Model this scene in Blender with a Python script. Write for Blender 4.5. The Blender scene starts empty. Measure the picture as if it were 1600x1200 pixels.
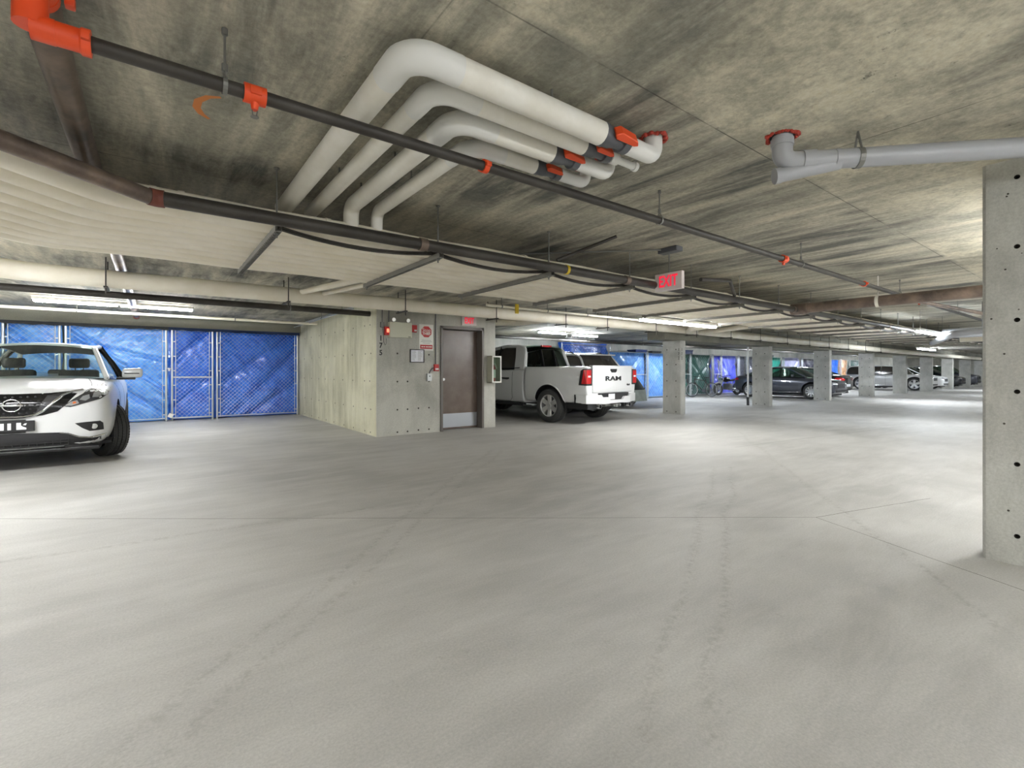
import bpy, bmesh, math, random
from mathutils import Vector, Matrix, noise
from mathutils.bvhtree import BVHTree
random.seed(7)
PI = math.pi
V = Vector
C = bpy.context.scene.collection
SC = bpy.context.scene
# ------------------------------------------------------------ camera, world, exposure
# building axes: +X runs down the aisle, +Y towards the cages; metres
cd = bpy.data.cameras.new('camera'); cam = bpy.data.objects.new('camera', cd); C.objects.link(cam)
cam.location = (0, 0, 1.23)
cam.rotation_euler = (PI/2, 0, -math.atan2(.601, .799))
cd.sensor_width = 36; cd.lens = 36*745/1600; cd.shift_y = -20/1600
cd.clip_start = .05; cd.clip_end = 300
SC.camera = cam
w = bpy.data.worlds.new('world'); SC.world = w; w.use_nodes = True
w.node_tree.nodes['Background'].inputs[0].default_value = (.8, .85, .9, 1)
w.node_tree.nodes['Background'].inputs[1].default_value = .3
SC.view_settings.view_transform = 'Standard'; SC.view_settings.look = 'None'
SC.view_settings.gamma = 1; SC.view_settings.use_curve_mapping = False
SC.view_settings.exposure = 1.86
SC.cycles.use_denoising = True
SC.cycles.max_bounces = 7; SC.cycles.diffuse_bounces = 5; SC.cycles.glossy_bounces = 3
SC.cycles.transmission_bounces = 4; SC.cycles.sample_clamp_indirect = 6
SC.cycles.caustics_reflective = False; SC.cycles.caustics_refractive = False
LAMP = 40.0          # strength of the fluorescent tubes
# (x0, y, z, length, colour, relative strength) of every strip light
W1 = (.97, .985, 1.0); W2 = (.84, .91, 1.0)
STRIPS = [(-1.70, 11.7, 2.49, 2.36, W1, 1.7), (6.95, 5.45, 2.17, 2.5, W1, 1.0), (13.3, 3.0, 2.12, 2.4, W2, 1.2),
          (23.6, 5.3, 2.12, 2.4, W2, 1.7), (9.85, 11.7, 2.50, 1.2, W2, 2.4), (11.7, 12.0, 2.50, 1.2, W2, 2.4), (18.2, 11.7, 2.50, 1.2, W2, 3.2),
          (24.5, 11.7, 2.50, 1.2, W2, 3.2), (29.0, 11.7, 2.50, 1.2, W2, 3.2), (34.0, 11.7, 2.50, 1.2, W2, 3.2), (40, 11.7, 2.50, 1.2, W2, 3.2), (46, 11.7, 2.50, 1.2, W2, 3.2),
          (32, 3.0, 2.3, 2.4, W2, 2), (41, 5.3, 2.2, 2.4, W2, 2), (50, 3.0, 2.3, 2.4, W2, 2), (20.5, 0.5, 2.45, 2.4, W2, 2),
          (-3.9, 2.9, 2.20, 2.4, W1, .8), (-3.0, -1.8, 2.10, 2.4, W1, .8), (1.0, -1.8, 2.10, 2.4, W1, .9), (5.2, -1.8, 2.10, 2.4, W1, .8),
          (-3.75, 6.3, 2.10, 2.4, W1, 1.4), (5.3, .33, 2.30, 2.4, W1, .8), (9.2, -.6, 2.20, 2.4, W1, 1.3), (-5.2, 10.0, 2.4, 2.4, W1, 1.2), (13.2, -1.4, 2.3, 2.4, W1, 1.2), (52, 11.7, 2.50, 1.2, W2, 3.2), (58, 11.7, 2.50, 1.2, W2, 3.2)]  # strips on this line are added to brighten the floor, walls and far bays

# ------------------------------------------------------------ materials
def s2l(c):
    return tuple((v/12.92 if v <= .04045 else ((v+.055)/1.055)**2.4) for v in [x/255 for x in c])
def mat(name, col, rough=.5, metal=0., nz=0., nscale=8., bump=0., coat=0., emit=0., trans=0., alpha=1., col2=None, stretch=(1,1,1), spec=None, wave=None):
    m = bpy.data.materials.new(name); m.use_nodes = True
    nt = m.node_tree; b = nt.nodes['Principled BSDF']
    c = (*s2l(col), 1)
    b.inputs['Base Color'].default_value = c
    b.inputs['Roughness'].default_value = rough; b.inputs['Metallic'].default_value = metal
    b.inputs['Coat Weight'].default_value = coat
    if spec is not None: b.inputs['Specular IOR Level'].default_value = spec
    if trans: b.inputs['Transmission Weight'].default_value = trans; b.inputs['IOR'].default_value = 1.02
    if alpha < 1: b.inputs['Alpha'].default_value = alpha
    if emit:
        b.inputs['Emission Color'].default_value = c; b.inputs['Emission Strength'].default_value = emit
    if nz or bump:
        tc = nt.nodes.new('ShaderNodeTexCoord'); mp = nt.nodes.new('ShaderNodeMapping')
        mp.inputs['Scale'].default_value = stretch
        nt.links.new(tc.outputs['Object'], mp.inputs[0])
        n = nt.nodes.new('ShaderNodeTexNoise'); n.inputs['Scale'].default_value = nscale; n.inputs['Detail'].default_value = 6
        n.inputs['Roughness'].default_value = .6
        nt.links.new(mp.outputs[0], n.inputs['Vector'])
        if nz:
            r = nt.nodes.new('ShaderNodeValToRGB'); r.color_ramp.elements[0].position = .32; r.color_ramp.elements[1].position = .68
            c2 = s2l(col2) if col2 else tuple(v*(1-nz) for v in c[:3])
            r.color_ramp.elements[0].color = (*c2, 1); r.color_ramp.elements[1].color = c
            nt.links.new(n.outputs[0], r.inputs[0]); nt.links.new(r.outputs[0], b.inputs['Base Color'])
        if bump:
            bp = nt.nodes.new('ShaderNodeBump'); bp.inputs['Strength'].default_value = bump; bp.inputs['Distance'].default_value = .02
            nt.links.new(n.outputs[0], bp.inputs['Height']); nt.links.new(bp.outputs[0], b.inputs['Normal'])
    return m

TRACKS = [((1.3, 1.0), (5.8, 3.35)), ((1.45, .86), (5.95, 3.2)), ((-.5, 1.6), (4.2, 6.2)), ((-.4, 1.48), (4.3, 6.05)), ((-2.5, 4.6), (1.6, 4.2)), ((3.2, .4), (9.5, 5.0))]
def concrete(name, dark, mid, light, big=.6, stretch=(1,1,1), patch=(.40,.60), speck=(60,60,52), speck_amt=.5, speck_scale=14, rough=.85, bump=.25, streak=.5, seams=None, split=None, fine=60):
    m = bpy.data.materials.new(name); m.use_nodes = True
    nt = m.node_tree; N = nt.nodes; L = nt.links; b = N['Principled BSDF']
    b.inputs['Roughness'].default_value = rough
    tc = N.new('ShaderNodeTexCoord')
    def mapp(sc):
        mp = N.new('ShaderNodeMapping'); mp.inputs['Scale'].default_value = sc; L.new(tc.outputs['Object'], mp.inputs[0]); return mp.outputs[0]
    def nse(vec, scale, detail=7, rgh=.62, dist=0):
        n = N.new('ShaderNodeTexNoise'); n.inputs['Scale'].default_value = scale; n.inputs['Detail'].default_value = detail
        n.inputs['Roughness'].default_value = rgh; n.inputs['Distortion'].default_value = dist; L.new(vec, n.inputs['Vector']); return n.outputs[0]
    def ramp(f, p0, p1, c0=(0,0,0), c1=(1,1,1)):
        r = N.new('ShaderNodeValToRGB'); r.color_ramp.elements[0].position = p0; r.color_ramp.elements[1].position = p1
        r.color_ramp.elements[0].color = (*c0,1); r.color_ramp.elements[1].color = (*c1,1); L.new(f, r.inputs[0]); return r.outputs[0]
    def mix(fac, a, bb, mode='MIX'):
        x = N.new('ShaderNodeMix'); x.data_type = 'RGBA'; x.blend_type = mode
        for sock, val in ((x.inputs[0], fac), (x.inputs[6], a), (x.inputs[7], bb)):
            if isinstance(val, bpy.types.NodeSocket): L.new(val, sock)
            elif isinstance(val, float): sock.default_value = val
            else: sock.default_value = (*val, 1)
        return x.outputs[2]
    def mth(op, a, bb=None, clamp=False):
        x = N.new('ShaderNodeMath'); x.operation = op; x.use_clamp = clamp
        for i, val in enumerate((a, bb)):
            if val is None: continue
            if isinstance(val, bpy.types.NodeSocket): L.new(val, x.inputs[i])
            else: x.inputs[i].default_value = val
        return x.outputs[0]
    D, M, Lt, S = s2l(dark), s2l(mid), s2l(light), s2l(speck)
    v1 = mapp((1,1,1)); v2 = mapp(stretch)
    bigf = ramp(nse(v1, big, 5, .55, .4), patch[0], patch[1])
    base = mix(bigf, D, M)
    stf = ramp(nse(v2, 2.2, 9, .68, .3), .42, .66)
    base = mix(mth('MULTIPLY', stf, streak), base, Lt)
    f2 = ramp(nse(v2, 5.0, 8, .7), .50, .72)
    base = mix(mth('MULTIPLY', f2, .35), base, D)
    if split:      # a smoother, paler pour on one side of the line y = split
        sep = N.new('ShaderNodeSeparateXYZ'); L.new(tc.outputs['Object'], sep.inputs[0])
        wob = mth('MULTIPLY', mth('SUBTRACT', nse(v1, 6, 3), .5), .12)
        k = mth('MULTIPLY', mth('SUBTRACT', mth('ADD', split, wob), sep.outputs[1]), 25.0, True)
        k2 = ramp(nse(v1, .9, 4, .5, .3), .33, .55)
        paler = mix(ramp(nse(v1, 3.0, 8, .75), .42, .58), s2l((216,209,186)), s2l((170,166,148)))
        base = mix(mth('MULTIPLY', k, mth('MULTIPLY', k2, .8)), base, paler)
    sp = ramp(nse(v1, speck_scale, 9, .8), .60, .68)
    spm = ramp(nse(v1, 1.3, 4), .40, .62)
    base = mix(mth('MULTIPLY', mth('MULTIPLY', sp, spm), speck_amt), base, S)
    fn = nse(v1, fine, 6, .75)
    base = mix(.75 if split else .5, base, ramp(fn, .2, .8, (.25,.25,.25), (.75,.75,.75)), 'OVERLAY')
    if seams:      # form-board joints: thin dark lines every sx by sy metres
        sx, sy, ox, oy = seams
        sep2 = N.new('ShaderNodeSeparateXYZ'); L.new(tc.outputs['Object'], sep2.inputs[0])
        k = None
        for ax, s, o in ((0, sx, ox), (1, sy, oy)):
            if not s: continue
            f = mth('FRACT', mth('DIVIDE', mth('ADD', sep2.outputs[ax], o+1000*s), s))
            d = mth('LESS_THAN', mth('ABSOLUTE', mth('SUBTRACT', f, .5)), .0035/s)
            k = d if k is None else mth('MAXIMUM', k, d)
        k = mth('MULTIPLY', k, ramp(nse(v1, 2.5, 3), .35, .6))
        base = mix(mth('MULTIPLY', k, .75), base, s2l((52,50,44)))
    if name == 'floor_concrete':      # tyre marks: speckled bands along the driven lines
        sp3 = N.new('ShaderNodeSeparateXYZ'); L.new(tc.outputs['Object'], sp3.inputs[0]); wobb = mth('MULTIPLY', mth('SUBTRACT', nse(v1, .6, 1), .5), .22); tot = None
        for (ax, ay), (bx_, by__) in TRACKS:
            ln = math.hypot(bx_-ax, by__-ay); ux_, uy_ = (bx_-ax)/ln, (by__-ay)/ln
            px_ = mth('SUBTRACT', sp3.outputs[0], ax); py_ = mth('SUBTRACT', sp3.outputs[1], ay)
            al = mth('ADD', mth('MULTIPLY', px_, ux_), mth('MULTIPLY', py_, uy_)); ac = mth('ADD', mth('SUBTRACT', mth('MULTIPLY', px_, uy_), mth('MULTIPLY', py_, ux_)), wobb)
            inside = mth('MULTIPLY', mth('GREATER_THAN', al, 0.), mth('LESS_THAN', al, ln)); k = mth('MULTIPLY', inside, mth('SUBTRACT', 1.0, mth('DIVIDE', mth('ABSOLUTE', ac), .05), True))
            tot = k if tot is None else mth('MAXIMUM', tot, k)
        tot = mth('MULTIPLY', mth('MULTIPLY', tot, ramp(nse(v1, 22, 5, .7), .45, .60)), .34)
        base = mix(tot, base, s2l((124,118,108)))
    L.new(base, b.inputs['Base Color'])
    bp = N.new('ShaderNodeBump'); bp.inputs['Strength'].default_value = bump; bp.inputs['Distance'].default_value = .01
    L.new(fn, bp.inputs['Height']); L.new(bp.outputs[0], b.inputs['Normal'])
    return m

M_floor = concrete('floor_concrete', (164,162,157), (188,186,181), (202,200,195), big=.35, stretch=(.35,1.3,1), speck=(120,112,100), speck_amt=.45, speck_scale=7, rough=.62, bump=.12, streak=.5, fine=90)
M_ceil = concrete('ceiling_concrete', (98,98,92), (156,153,139), (222,214,192), big=.75, stretch=(1.7,.28,1), patch=(.42,.56), speck=(70,69,62), speck_amt=.85, speck_scale=11, bump=.5, streak=.75, seams=(2.44,1.22,.35,-.83), split=1.44, fine=26)
M_wall = concrete('wall_concrete', (164,163,154), (194,193,184), (214,213,203), big=.9, stretch=(1.5,1.5,.3), speck=(96,94,84), speck_amt=.35, streak=.4)
M_wally = concrete('side_wall_concrete', (180,176,148), (216,212,184), (232,228,206), big=.8, stretch=(1.5,2.2,.25), speck=(120,108,80), speck_amt=.4, streak=.6)
M_col = concrete('column_concrete', (164,163,156), (190,190,183), (208,208,202), big=1.5, stretch=(1.5,1.5,.5), speck=(110,106,92), speck_amt=.5, speck_scale=18, streak=.35)
M_beam = concrete('beam_concrete', (110,108,98), (134,132,120), (150,148,134), stretch=(.5,1,1))
M_dark = mat('dark_void', (30,30,30), .8)
M_hole = mat('tie_hole_dark', (66,62,56), .9)
M_joint = mat('saw_cut', (92,88,80), .9)
M_cream = mat('cream_pipe_jacket', (248,242,228), .45, nz=.1, nscale=3, bump=.06, col2=(236,228,208))
M_white = mat('white_pipe_jacket', (238,236,228), .4, nz=.1, nscale=5, col2=(226,222,210))
M_pvc = mat('white_plastic_pipe', (226,226,222), .35)
M_grey = mat('grey_plastic_pipe', (166,168,172), .38, nz=.06, nscale=4)
M_dgrey = mat('dark_grey_coupling', (84,86,90), .45)
M_orange = mat('orange_fitting', (226,78,32), .45)
M_red = mat('red_paint', (178,32,32), .45)
M_firestop = mat('red_firestop_sealant', (186,62,44), .7, nz=.4, nscale=40, bump=.6)
M_steel = mat('black_steel_pipe', (70,66,61), .5, metal=.2, nz=.4, nscale=6, col2=(46,42,38), stretch=(.5,.5,.5))
M_rust = mat('brown_steel_pipe', (138,120,106), .38, metal=.35, nz=.4, nscale=5, col2=(84,74,68))
M_zinc = mat('zinc_steel', (130,130,126), .45, metal=.6)
M_strut = mat('strut_steel', (122,120,114), .5, metal=.3)
M_galv = mat('galvanised_tube', (196,200,200), .35, metal=.5)
M_wire = mat('chain_link_wire', (176,184,194), .4, metal=.5)
M_strap = mat('white_strap', (214,210,198), .5)
M_yellow = mat('yellow_tag', (222,190,40), .5)
def emis(name, col, st):
    m = bpy.data.materials.new(name); m.use_nodes = True; nt = m.node_tree; nt.nodes.clear()
    e = nt.nodes.new('ShaderNodeEmission'); e.inputs[0].default_value = (*col, 1); e.inputs[1].default_value = st
    o = nt.nodes.new('ShaderNodeOutputMaterial'); nt.links.new(e.outputs[0], o.inputs[0]); return m
M_tube = {(c, k): emis('tube_glow', c, LAMP*k) for c, k in {(q[4], q[5]) for q in STRIPS}}
M_housing = mat('light_housing', (232,232,226), .4)
M_signw = mat('sign_white', (224,222,214), .5)
M_exit = mat('exit_red', (226,30,60), .5, emit=.25)
M_exitbody = mat('exit_sign_white', (228,218,214), .5)
M_black = mat('black_plastic', (24,24,25), .45)
M_blackg = mat('gloss_black', (16,16,18), .15)
M_rubber = mat('tyre_rubber', (56,56,55), .7)
M_alu = mat('alloy_rim', (206,206,204), .3, metal=.55)
M_chrome = mat('chrome', (220,222,224), .12, metal=1)
M_paintw = mat('white_car_paint', (218,219,219), .28, coat=.6)
M_paintw2 = mat('white_suv_paint', (214,214,212), .3, coat=.6)
M_paintg = mat('grey_car_paint', (84,86,94), .25, metal=.35, coat=.8)
M_paintb = mat('black_car_paint', (32,34,40), .2, coat=.9)
def glassm(name, col, a, rough=.04):
    m = bpy.data.materials.new(name); m.use_nodes = True; nt = m.node_tree; N = nt.nodes; L = nt.links; N.clear()
    tr = N.new('ShaderNodeBsdfTransparent'); tr.inputs[0].default_value = (*s2l(col), 1)
    gl = N.new('ShaderNodeBsdfGlossy'); gl.inputs['Roughness'].default_value = rough
    fr = N.new('ShaderNodeFresnel'); fr.inputs[0].default_value = 1.5
    mx = N.new('ShaderNodeMixShader'); o = N.new('ShaderNodeOutputMaterial')
    ge = N.new('ShaderNodeNewGeometry'); mr = N.new('ShaderNodeMapRange'); mr.inputs[3].default_value = 1.5; mr.inputs[4].default_value = 1/1.5
    L.new(ge.outputs['Backfacing'], mr.inputs[0]); L.new(mr.outputs[0], fr.inputs[0])
    L.new(fr.outputs[0], mx.inputs[0]); L.new(tr.outputs[0], mx.inputs[1]); L.new(gl.outputs[0], mx.inputs[2]); L.new(mx.outputs[0], o.inputs[0])
    return m
M_glass = glassm('car_glass', (226,236,230), 1)
M_tint = glassm('tinted_glass', (168,186,174), 1)
M_tint2 = mat('privacy_glass', (58,54,50), .12, coat=.3)
M_lamp = mat('headlamp_lens', (190,192,194), .1, metal=.5, coat=1)
M_lampd = mat('headlamp_dark', (70,70,74), .2, metal=.4, coat=1)
M_amber = mat('amber_lens', (210,110,60), .2)
M_tail = mat('tail_lens', (190,26,30), .15, coat=1)
M_int = mat('dark_interior', (34,34,36), .8)
M_plate = mat('licence_plate', (226,228,230), .5)
M_valance = mat('dark_valance', (27,27,29), .65)
def tarpm(name, c, c2, ns=3.):
    m = mat(name, c, .28, nz=.3, nscale=ns, bump=.9, col2=c2, coat=.25); return m
M_tarp = tarpm('blue_tarp', (40,116,222), (24,84,196))
M_tarp2 = tarpm('pale_blue_tarp', (112,176,240), (56,128,222), 5.)
M_tarpg = tarpm('green_tarp', (58,112,96), (40,86,76))
M_tarpv = tarpm('violet_blue_tarp', (70,84,226), (46,58,196))
M_tarpk = tarpm('dark_grey_tarp', (84,82,98), (60,60,74))
M_tarpt = tarpm('teal_tarp', (30,160,140), (24,130,118))
M_tarpl = tarpm('pale_lavender_sheet', (196,196,232), (170,172,214))
M_tarpo = tarpm('tan_sheet', (222,176,136), (196,146,104))
M_navy = mat('navy_sheet', (30,52,110), .6, nz=.3, nscale=2)
M_cover = mat('dark_cover_fabric', (44,54,54), .7, nz=.3, nscale=5, bump=.4)
M_cover2 = mat('silver_cover_fabric', (150,158,150), .4, nz=.25, nscale=5, bump=.5)
M_doorleaf = mat('brown_door_paint', (112,98,88), .32, nz=.25, nscale=2.5, col2=(88,72,62))
M_doorframe = mat('door_frame_grey', (108,102,96), .4)
M_kick = mat('kick_plate', (178,182,188), .3, metal=.7)
M_cab = mat('beige_enclosure', (196,196,176), .45)
M_paper = mat('paper', (222,224,230), .7)

# ------------------------------------------------------------ geometry helpers
def link(name, me, m=None, parent=None, loc=None):
    o = bpy.data.objects.new(name, me); C.objects.link(o)
    if m is not None:
        for x in (m if isinstance(m, (list, tuple)) else [m]): me.materials.append(x)
    if parent is not None: o.parent = parent
    if loc: o.location = loc
    return o
def obj(name, bm, m, parent=None, smooth=None, loc=None):
    me = bpy.data.meshes.new(name); bmesh.ops.recalc_face_normals(bm, faces=bm.faces[:]); bm.to_mesh(me); bm.free()
    if smooth:
        me.shade_smooth(); me.set_sharp_from_angle(angle=math.radians(smooth))
    return link(name, me, m, parent, loc)
def tag(o, label=None, cat=None, group=None, kind=None):
    if label: o['label'] = label
    if cat: o['category'] = cat
    if group: o['group'] = group
    if kind: o['kind'] = kind
    return o
def struct(name, bm, m, parent=None, smooth=None):
    o = obj(name, bm, m, parent, smooth)
    if parent is None: o['kind'] = 'structure'
    return o
def empty(name, loc=(0,0,0), rz=0, label=None, cat=None, group=None):
    o = bpy.data.objects.new(name, None); C.objects.link(o); o.location = loc; o.rotation_euler = (0,0,rz); o.empty_display_size = .1
    return tag(o, label, cat, group)
def box(bm, x0, y0, z0, x1, y1, z1, bev=0, M=None):
    r = bmesh.ops.create_cube(bm, size=1); vs = r['verts']
    bmesh.ops.scale(bm, vec=(x1-x0, y1-y0, z1-z0), verts=vs); bmesh.ops.translate(bm, vec=((x0+x1)/2, (y0+y1)/2, (z0+z1)/2), verts=vs)
    if bev:
        es = list({e for v in vs for e in v.link_edges})
        g = bmesh.ops.bevel(bm, geom=es, offset=bev, segments=2, affect='EDGES', profile=.5)
        vs = list({v for f in g['faces'] for v in f.verts} | {v for v in vs if v.is_valid})
    if M is not None: bmesh.ops.transform(bm, matrix=M, verts=vs)
    return vs
def nb(): return bmesh.new()
def bx(*a, **k):
    bm = nb(); box(bm, *a, **k); return bm
def cyl(bm, p0, p1, r, n=12, r2=None, caps=True):
    p0, p1 = V(p0), V(p1); d = p1-p0
    q = d.to_track_quat('Z', 'Y').to_matrix().to_4x4()
    g = bmesh.ops.create_cone(bm, cap_ends=caps, segments=n, radius1=r, radius2=r if r2 is None else r2, depth=d.length)
    bmesh.ops.transform(bm, matrix=Matrix.Translation((p0+p1)/2) @ q, verts=g['verts']); return g['verts']
def fillet(pts, b, n=7):
    pts = [V(p) for p in pts]; out = [pts[0]]
    for i in range(1, len(pts)-1):
        a, p, c = pts[i-1], pts[i], pts[i+1]
        u, v = (a-p).normalized(), (c-p).normalized(); ang = u.angle(v)
        if ang > PI-.02: out.append(p); continue
        t = b/math.tan(ang/2); t = min(t, (a-p).length*.49, (c-p).length*.49); R = t*math.tan(ang/2)
        cen = p + (u+v).normalized()*(R/math.sin(ang/2)); s, e = p+u*t-cen, p+v*t-cen
        for k in range(n+1):
            out.append(cen + s.normalized().slerp(e.normalized(), k/n).normalized()*R)
    out.append(pts[-1]); return out
def sweep(bm, pts, r, n=12, caps=True, ry=None):
    pts = [V(p) for p in pts]; rings = []
    t = (pts[1]-pts[0]).normalized(); ref = V((0,0,1)) if abs(t.z) < .9 else V((1,0,0)); nx = t.cross(ref).normalized()
    for i, p in enumerate(pts):
        t = ((pts[min(i+1, len(pts)-1)]-p).normalized() + (p-pts[max(i-1, 0)]).normalized()).normalized()
        nx = (nx - t*nx.dot(t)).normalized(); ny = t.cross(nx)
        rr = r[i] if isinstance(r, list) else r
        rings.append([bm.verts.new(p + nx*math.cos(a)*rr + ny*math.sin(a)*(ry or rr)) for a in [2*PI*k/n for k in range(n)]])
    for A, B in zip(rings, rings[1:]):
        for k in range(n): bm.faces.new((A[k], A[(k+1) % n], B[(k+1) % n], B[k]))
    if caps: bm.faces.new(rings[0][::-1]); bm.faces.new(rings[-1])
def tube(pts, r, bend=0, n=14):
    bm = nb(); sweep(bm, fillet(pts, bend) if bend else pts, r, n); return bm
def lathe(bm, prof, n=32, axis='X', M=None):
    """profile: (a along axis, radius)"""
    rings = []
    for a, r in prof:
        ring = []
        for k in range(n):
            t = 2*PI*k/n
            p = {'X': (a, r*math.cos(t), r*math.sin(t)), 'Z': (r*math.cos(t), r*math.sin(t), a), 'Y': (r*math.cos(t), a, r*math.sin(t))}[axis]
            p = V(p); ring.append(bm.verts.new(M @ p if M else p))
        rings.append(ring)
    for A, B in zip(rings, rings[1:]):
        for k in range(n): bm.faces.new((A[k], A[(k+1) % n], B[(k+1) % n], B[k]))
    return rings
def grid(bm, nx, ny, f, thick=None):
    g = [[bm.verts.new(f(i/nx, j/ny)) for j in range(ny+1)] for i in range(nx+1)]
    for i in range(nx):
        for j in range(ny): bm.faces.new((g[i][j], g[i+1][j], g[i+1][j+1], g[i][j+1]))
    if thick:
        ex = bmesh.ops.extrude_face_region(bm, geom=bm.faces[:])
        bmesh.ops.translate(bm, vec=thick, verts=[v for v in ex['geom'] if isinstance(v, bmesh.types.BMVert)])
    return g
def prism(bm, poly, axis, a0, a1):
    """extrude a 2D polygon; axis 'Y': poly=(x,z), 'X': poly=(y,z), 'Z': poly=(x,y)"""
    mk = {'Y': lambda p, a: (p[0], a, p[1]), 'X': lambda p, a: (a, p[0], p[1]), 'Z': lambda p, a: (p[0], p[1], a)}[axis]
    A = [bm.verts.new(mk(p, a0)) for p in poly]; B = [bm.verts.new(mk(p, a1)) for p in poly]
    bm.faces.new(A); bm.faces.new(B[::-1]); n = len(poly)
    for i in range(n): bm.faces.new((A[i], B[i], B[(i+1) % n], A[(i+1) % n]))
_txt = {}
def text(name, body, size, m, parent, mtx, ext=.002, sx=1., bold=0.):
    cu = bpy.data.curves.new('t', 'FONT'); cu.body = body; cu.size = size; cu.extrude = ext; cu.offset = bold; cu.align_x = 'CENTER'; cu.align_y = 'CENTER'; cu.resolution_u = 3
    o = bpy.data.objects.new('t', cu); C.objects.link(o); dg = bpy.context.evaluated_depsgraph_get(); dg.update()
    me = bpy.data.meshes.new_from_object(o.evaluated_get(dg)); bpy.data.objects.remove(o); bpy.data.curves.remove(cu)
    me.transform(mtx @ Matrix.Scale(sx, 4, (1,0,0))); me.materials.clear(); me.name = name
    return link(name, me, m, parent)
FACE_NY = Matrix.Rotation(PI/2, 4, 'X')                                  # text read by someone looking towards +Y
FACE_NX = Matrix.Rotation(-PI/2, 4, 'Z') @ Matrix.Rotation(PI/2, 4, 'X')  # text read by someone looking towards +X
FACE_PY = Matrix.Rotation(PI, 4, 'Z') @ Matrix.Rotation(PI/2, 4, 'X')
def T(x, y, z): return Matrix.Translation((x, y, z))
def discs(pts, r, axis, name, m, parent):
    bm = nb()
    for p in pts:
        p = V(p); d = V((1,0,0)) if axis == 'X' else V((0,1,0))
        cyl(bm, p-d*.002, p+d*.004, r, 10)
    o = obj(name, bm, m, parent); o['kind'] = 'stuff'; return o
ORD = ['first', 'second', 'third', 'fourth', 'fifth', 'sixth', 'seventh', 'eighth', 'ninth', 'tenth', 'eleventh', 'twelfth', 'thirteenth', 'fourteenth', 'fifteenth', 'sixteenth', 'seventeenth', 'eighteenth', 'nineteenth', 'twentieth', 'twenty-first', 'twenty-second', 'twenty-third', 'twenty-fourth', 'twenty-fifth', 'twenty-sixth', 'twenty-seventh', 'twenty-eighth', 'twenty-ninth', 'thirtieth']
CE = 2.58   # ceiling height

# ------------------------------------------------------------ setting
fl = struct('floor', bx(-6, -6, -.2, 64, 17, 0), M_floor)
bm = nb()
for a, b_ in (((-2.6, 6.9), (4.46, 1.67)), ((4.46, 1.67), (6.0, 1.25)), ((4.46, 1.67), (3.6, -.25)), ((7.5, 4.0), (14, 3.2)), ((3.3, 8.5), (9.9, 7.2))):
    a, b_ = V((*a, .0006)), V((*b_, .0006)); d = (b_-a).normalized().cross(V((0,0,1)))*.006
    n = 14; prev = None
    for i in range(n+1):
        p = a.lerp(b_, i/n); p = p + d*(noise.noise(p*3)*2.2)
        cur = (bm.verts.new(p-d*.5), bm.verts.new(p+d*.5))
        if prev: bm.faces.new((prev[0], prev[1], cur[1], cur[0]))
        prev = cur
tag(obj('saw_cut', bm, M_joint, fl), kind='stuff')
struct('ceiling', bx(-6, -6, CE, 64, 17, CE+.25), M_ceil)
M_bouncewall = mat('pale_bounce_wall', (226,225,218), .8, nz=.08, nscale=2)  # for unseen walls, made pale to bounce more light into the room
struct('wall_left', bx(-6.2, -6, 0, -6, 17, CE), M_bouncewall)
struct('wall_back', bx(-6, 16.2, 0, 64, 16.4, CE), M_wally)
struct('wall_right', bx(64, -6, 0, 64.2, 17, CE), M_wall)
struct('wall_front', bx(-6, -6.2, 0, 64, -6, CE), M_bouncewall)
# stair enclosure with the exit door
bm = nb()
box(bm, 3.33, 8.63, 0, 4.70, 8.86, CE); box(bm, 5.68, 8.63, 0, 6.03, 8.86, CE); box(bm, 4.70, 8.63, 2.14, 5.68, 8.86, CE)
box(bm, 3.335, 8.86, 0, 6.03, 16.2, CE)
ws = struct('wall_stair', bm, M_wall)
bm = bx(3.325, 8.645, 0, 3.334, 14.5, CE)
wsl = struct('wall_stair_side', bm, M_wally)
H = [(3.74, 1.57), (4.41, 1.56), (3.74, 1.03), (3.95, 1.03), (4.41, 1.03), (3.74, .49), (3.95, .49), (4.18, .5), (4.41, .5), (3.74, .06), (3.95, .06), (4.18, .07), (4.41, .07)]
discs([(x, 8.629, z) for x, z in H], .017, 'Y', 'tie_holes', M_hole, ws)
hs = []
for v in (8.95, 9.25, 9.95, 10.55, 11.2, 11.9, 12.5, 13.2, 13.9):
    for z in (.06, .5, 1.04, 1.57, 2.12): hs.append((3.324, v+random.uniform(-.05, .05), z))
discs(hs, .015, 'X', 'tie_holes', M_hole, wsl)
text('stall_number', '1\n7\n5', .135, M_black, ws, T(3.41, 8.627, 1.71) @ FACE_NY, sx=.9, bold=.004)
# door
d1 = empty('door_1', (0,0,0)); d1['kind'] = 'structure'
bm = nb()
box(bm, 4.665, 8.60, 0, 4.715, 8.86, 2.16, .004); box(bm, 5.665, 8.60, 0, 5.715, 8.86, 2.16, .004); box(bm, 4.665, 8.60, 2.10, 5.715, 8.86, 2.16, .004)
obj('door_frame', bm, M_doorframe, d1)
obj('door_leaf', bx(4.72, 8.80, .012, 5.66, 8.845, 2.09, .003), M_doorleaf, d1)
kp = obj('kick_plate', bx(4.73, 8.795, .05, 5.65, 8.80, .34), M_kick, d1); kp['label'] = 'bare metal kick plate along the foot of the door'
bm = nb(); cyl(bm, (4.80, 8.80, 1.06), (4.80, 8.775, 1.06), .034, 16); cyl(bm, (4.80, 8.775, 1.06), (4.80, 8.74, 1.06), .012, 10); cyl(bm, (4.80, 8.755, 1.06), (4.80, 8.725, 1.06), .028, 16)
obj('door_knob', bm, M_chrome, d1, 40)
bm = nb()
for z in (.25, 1.05, 1.85): cyl(bm, (5.66, 8.79, z), (5.66, 8.79, z+.1), .009, 8)
obj('hinge', bm, M_zinc, d1)
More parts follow.
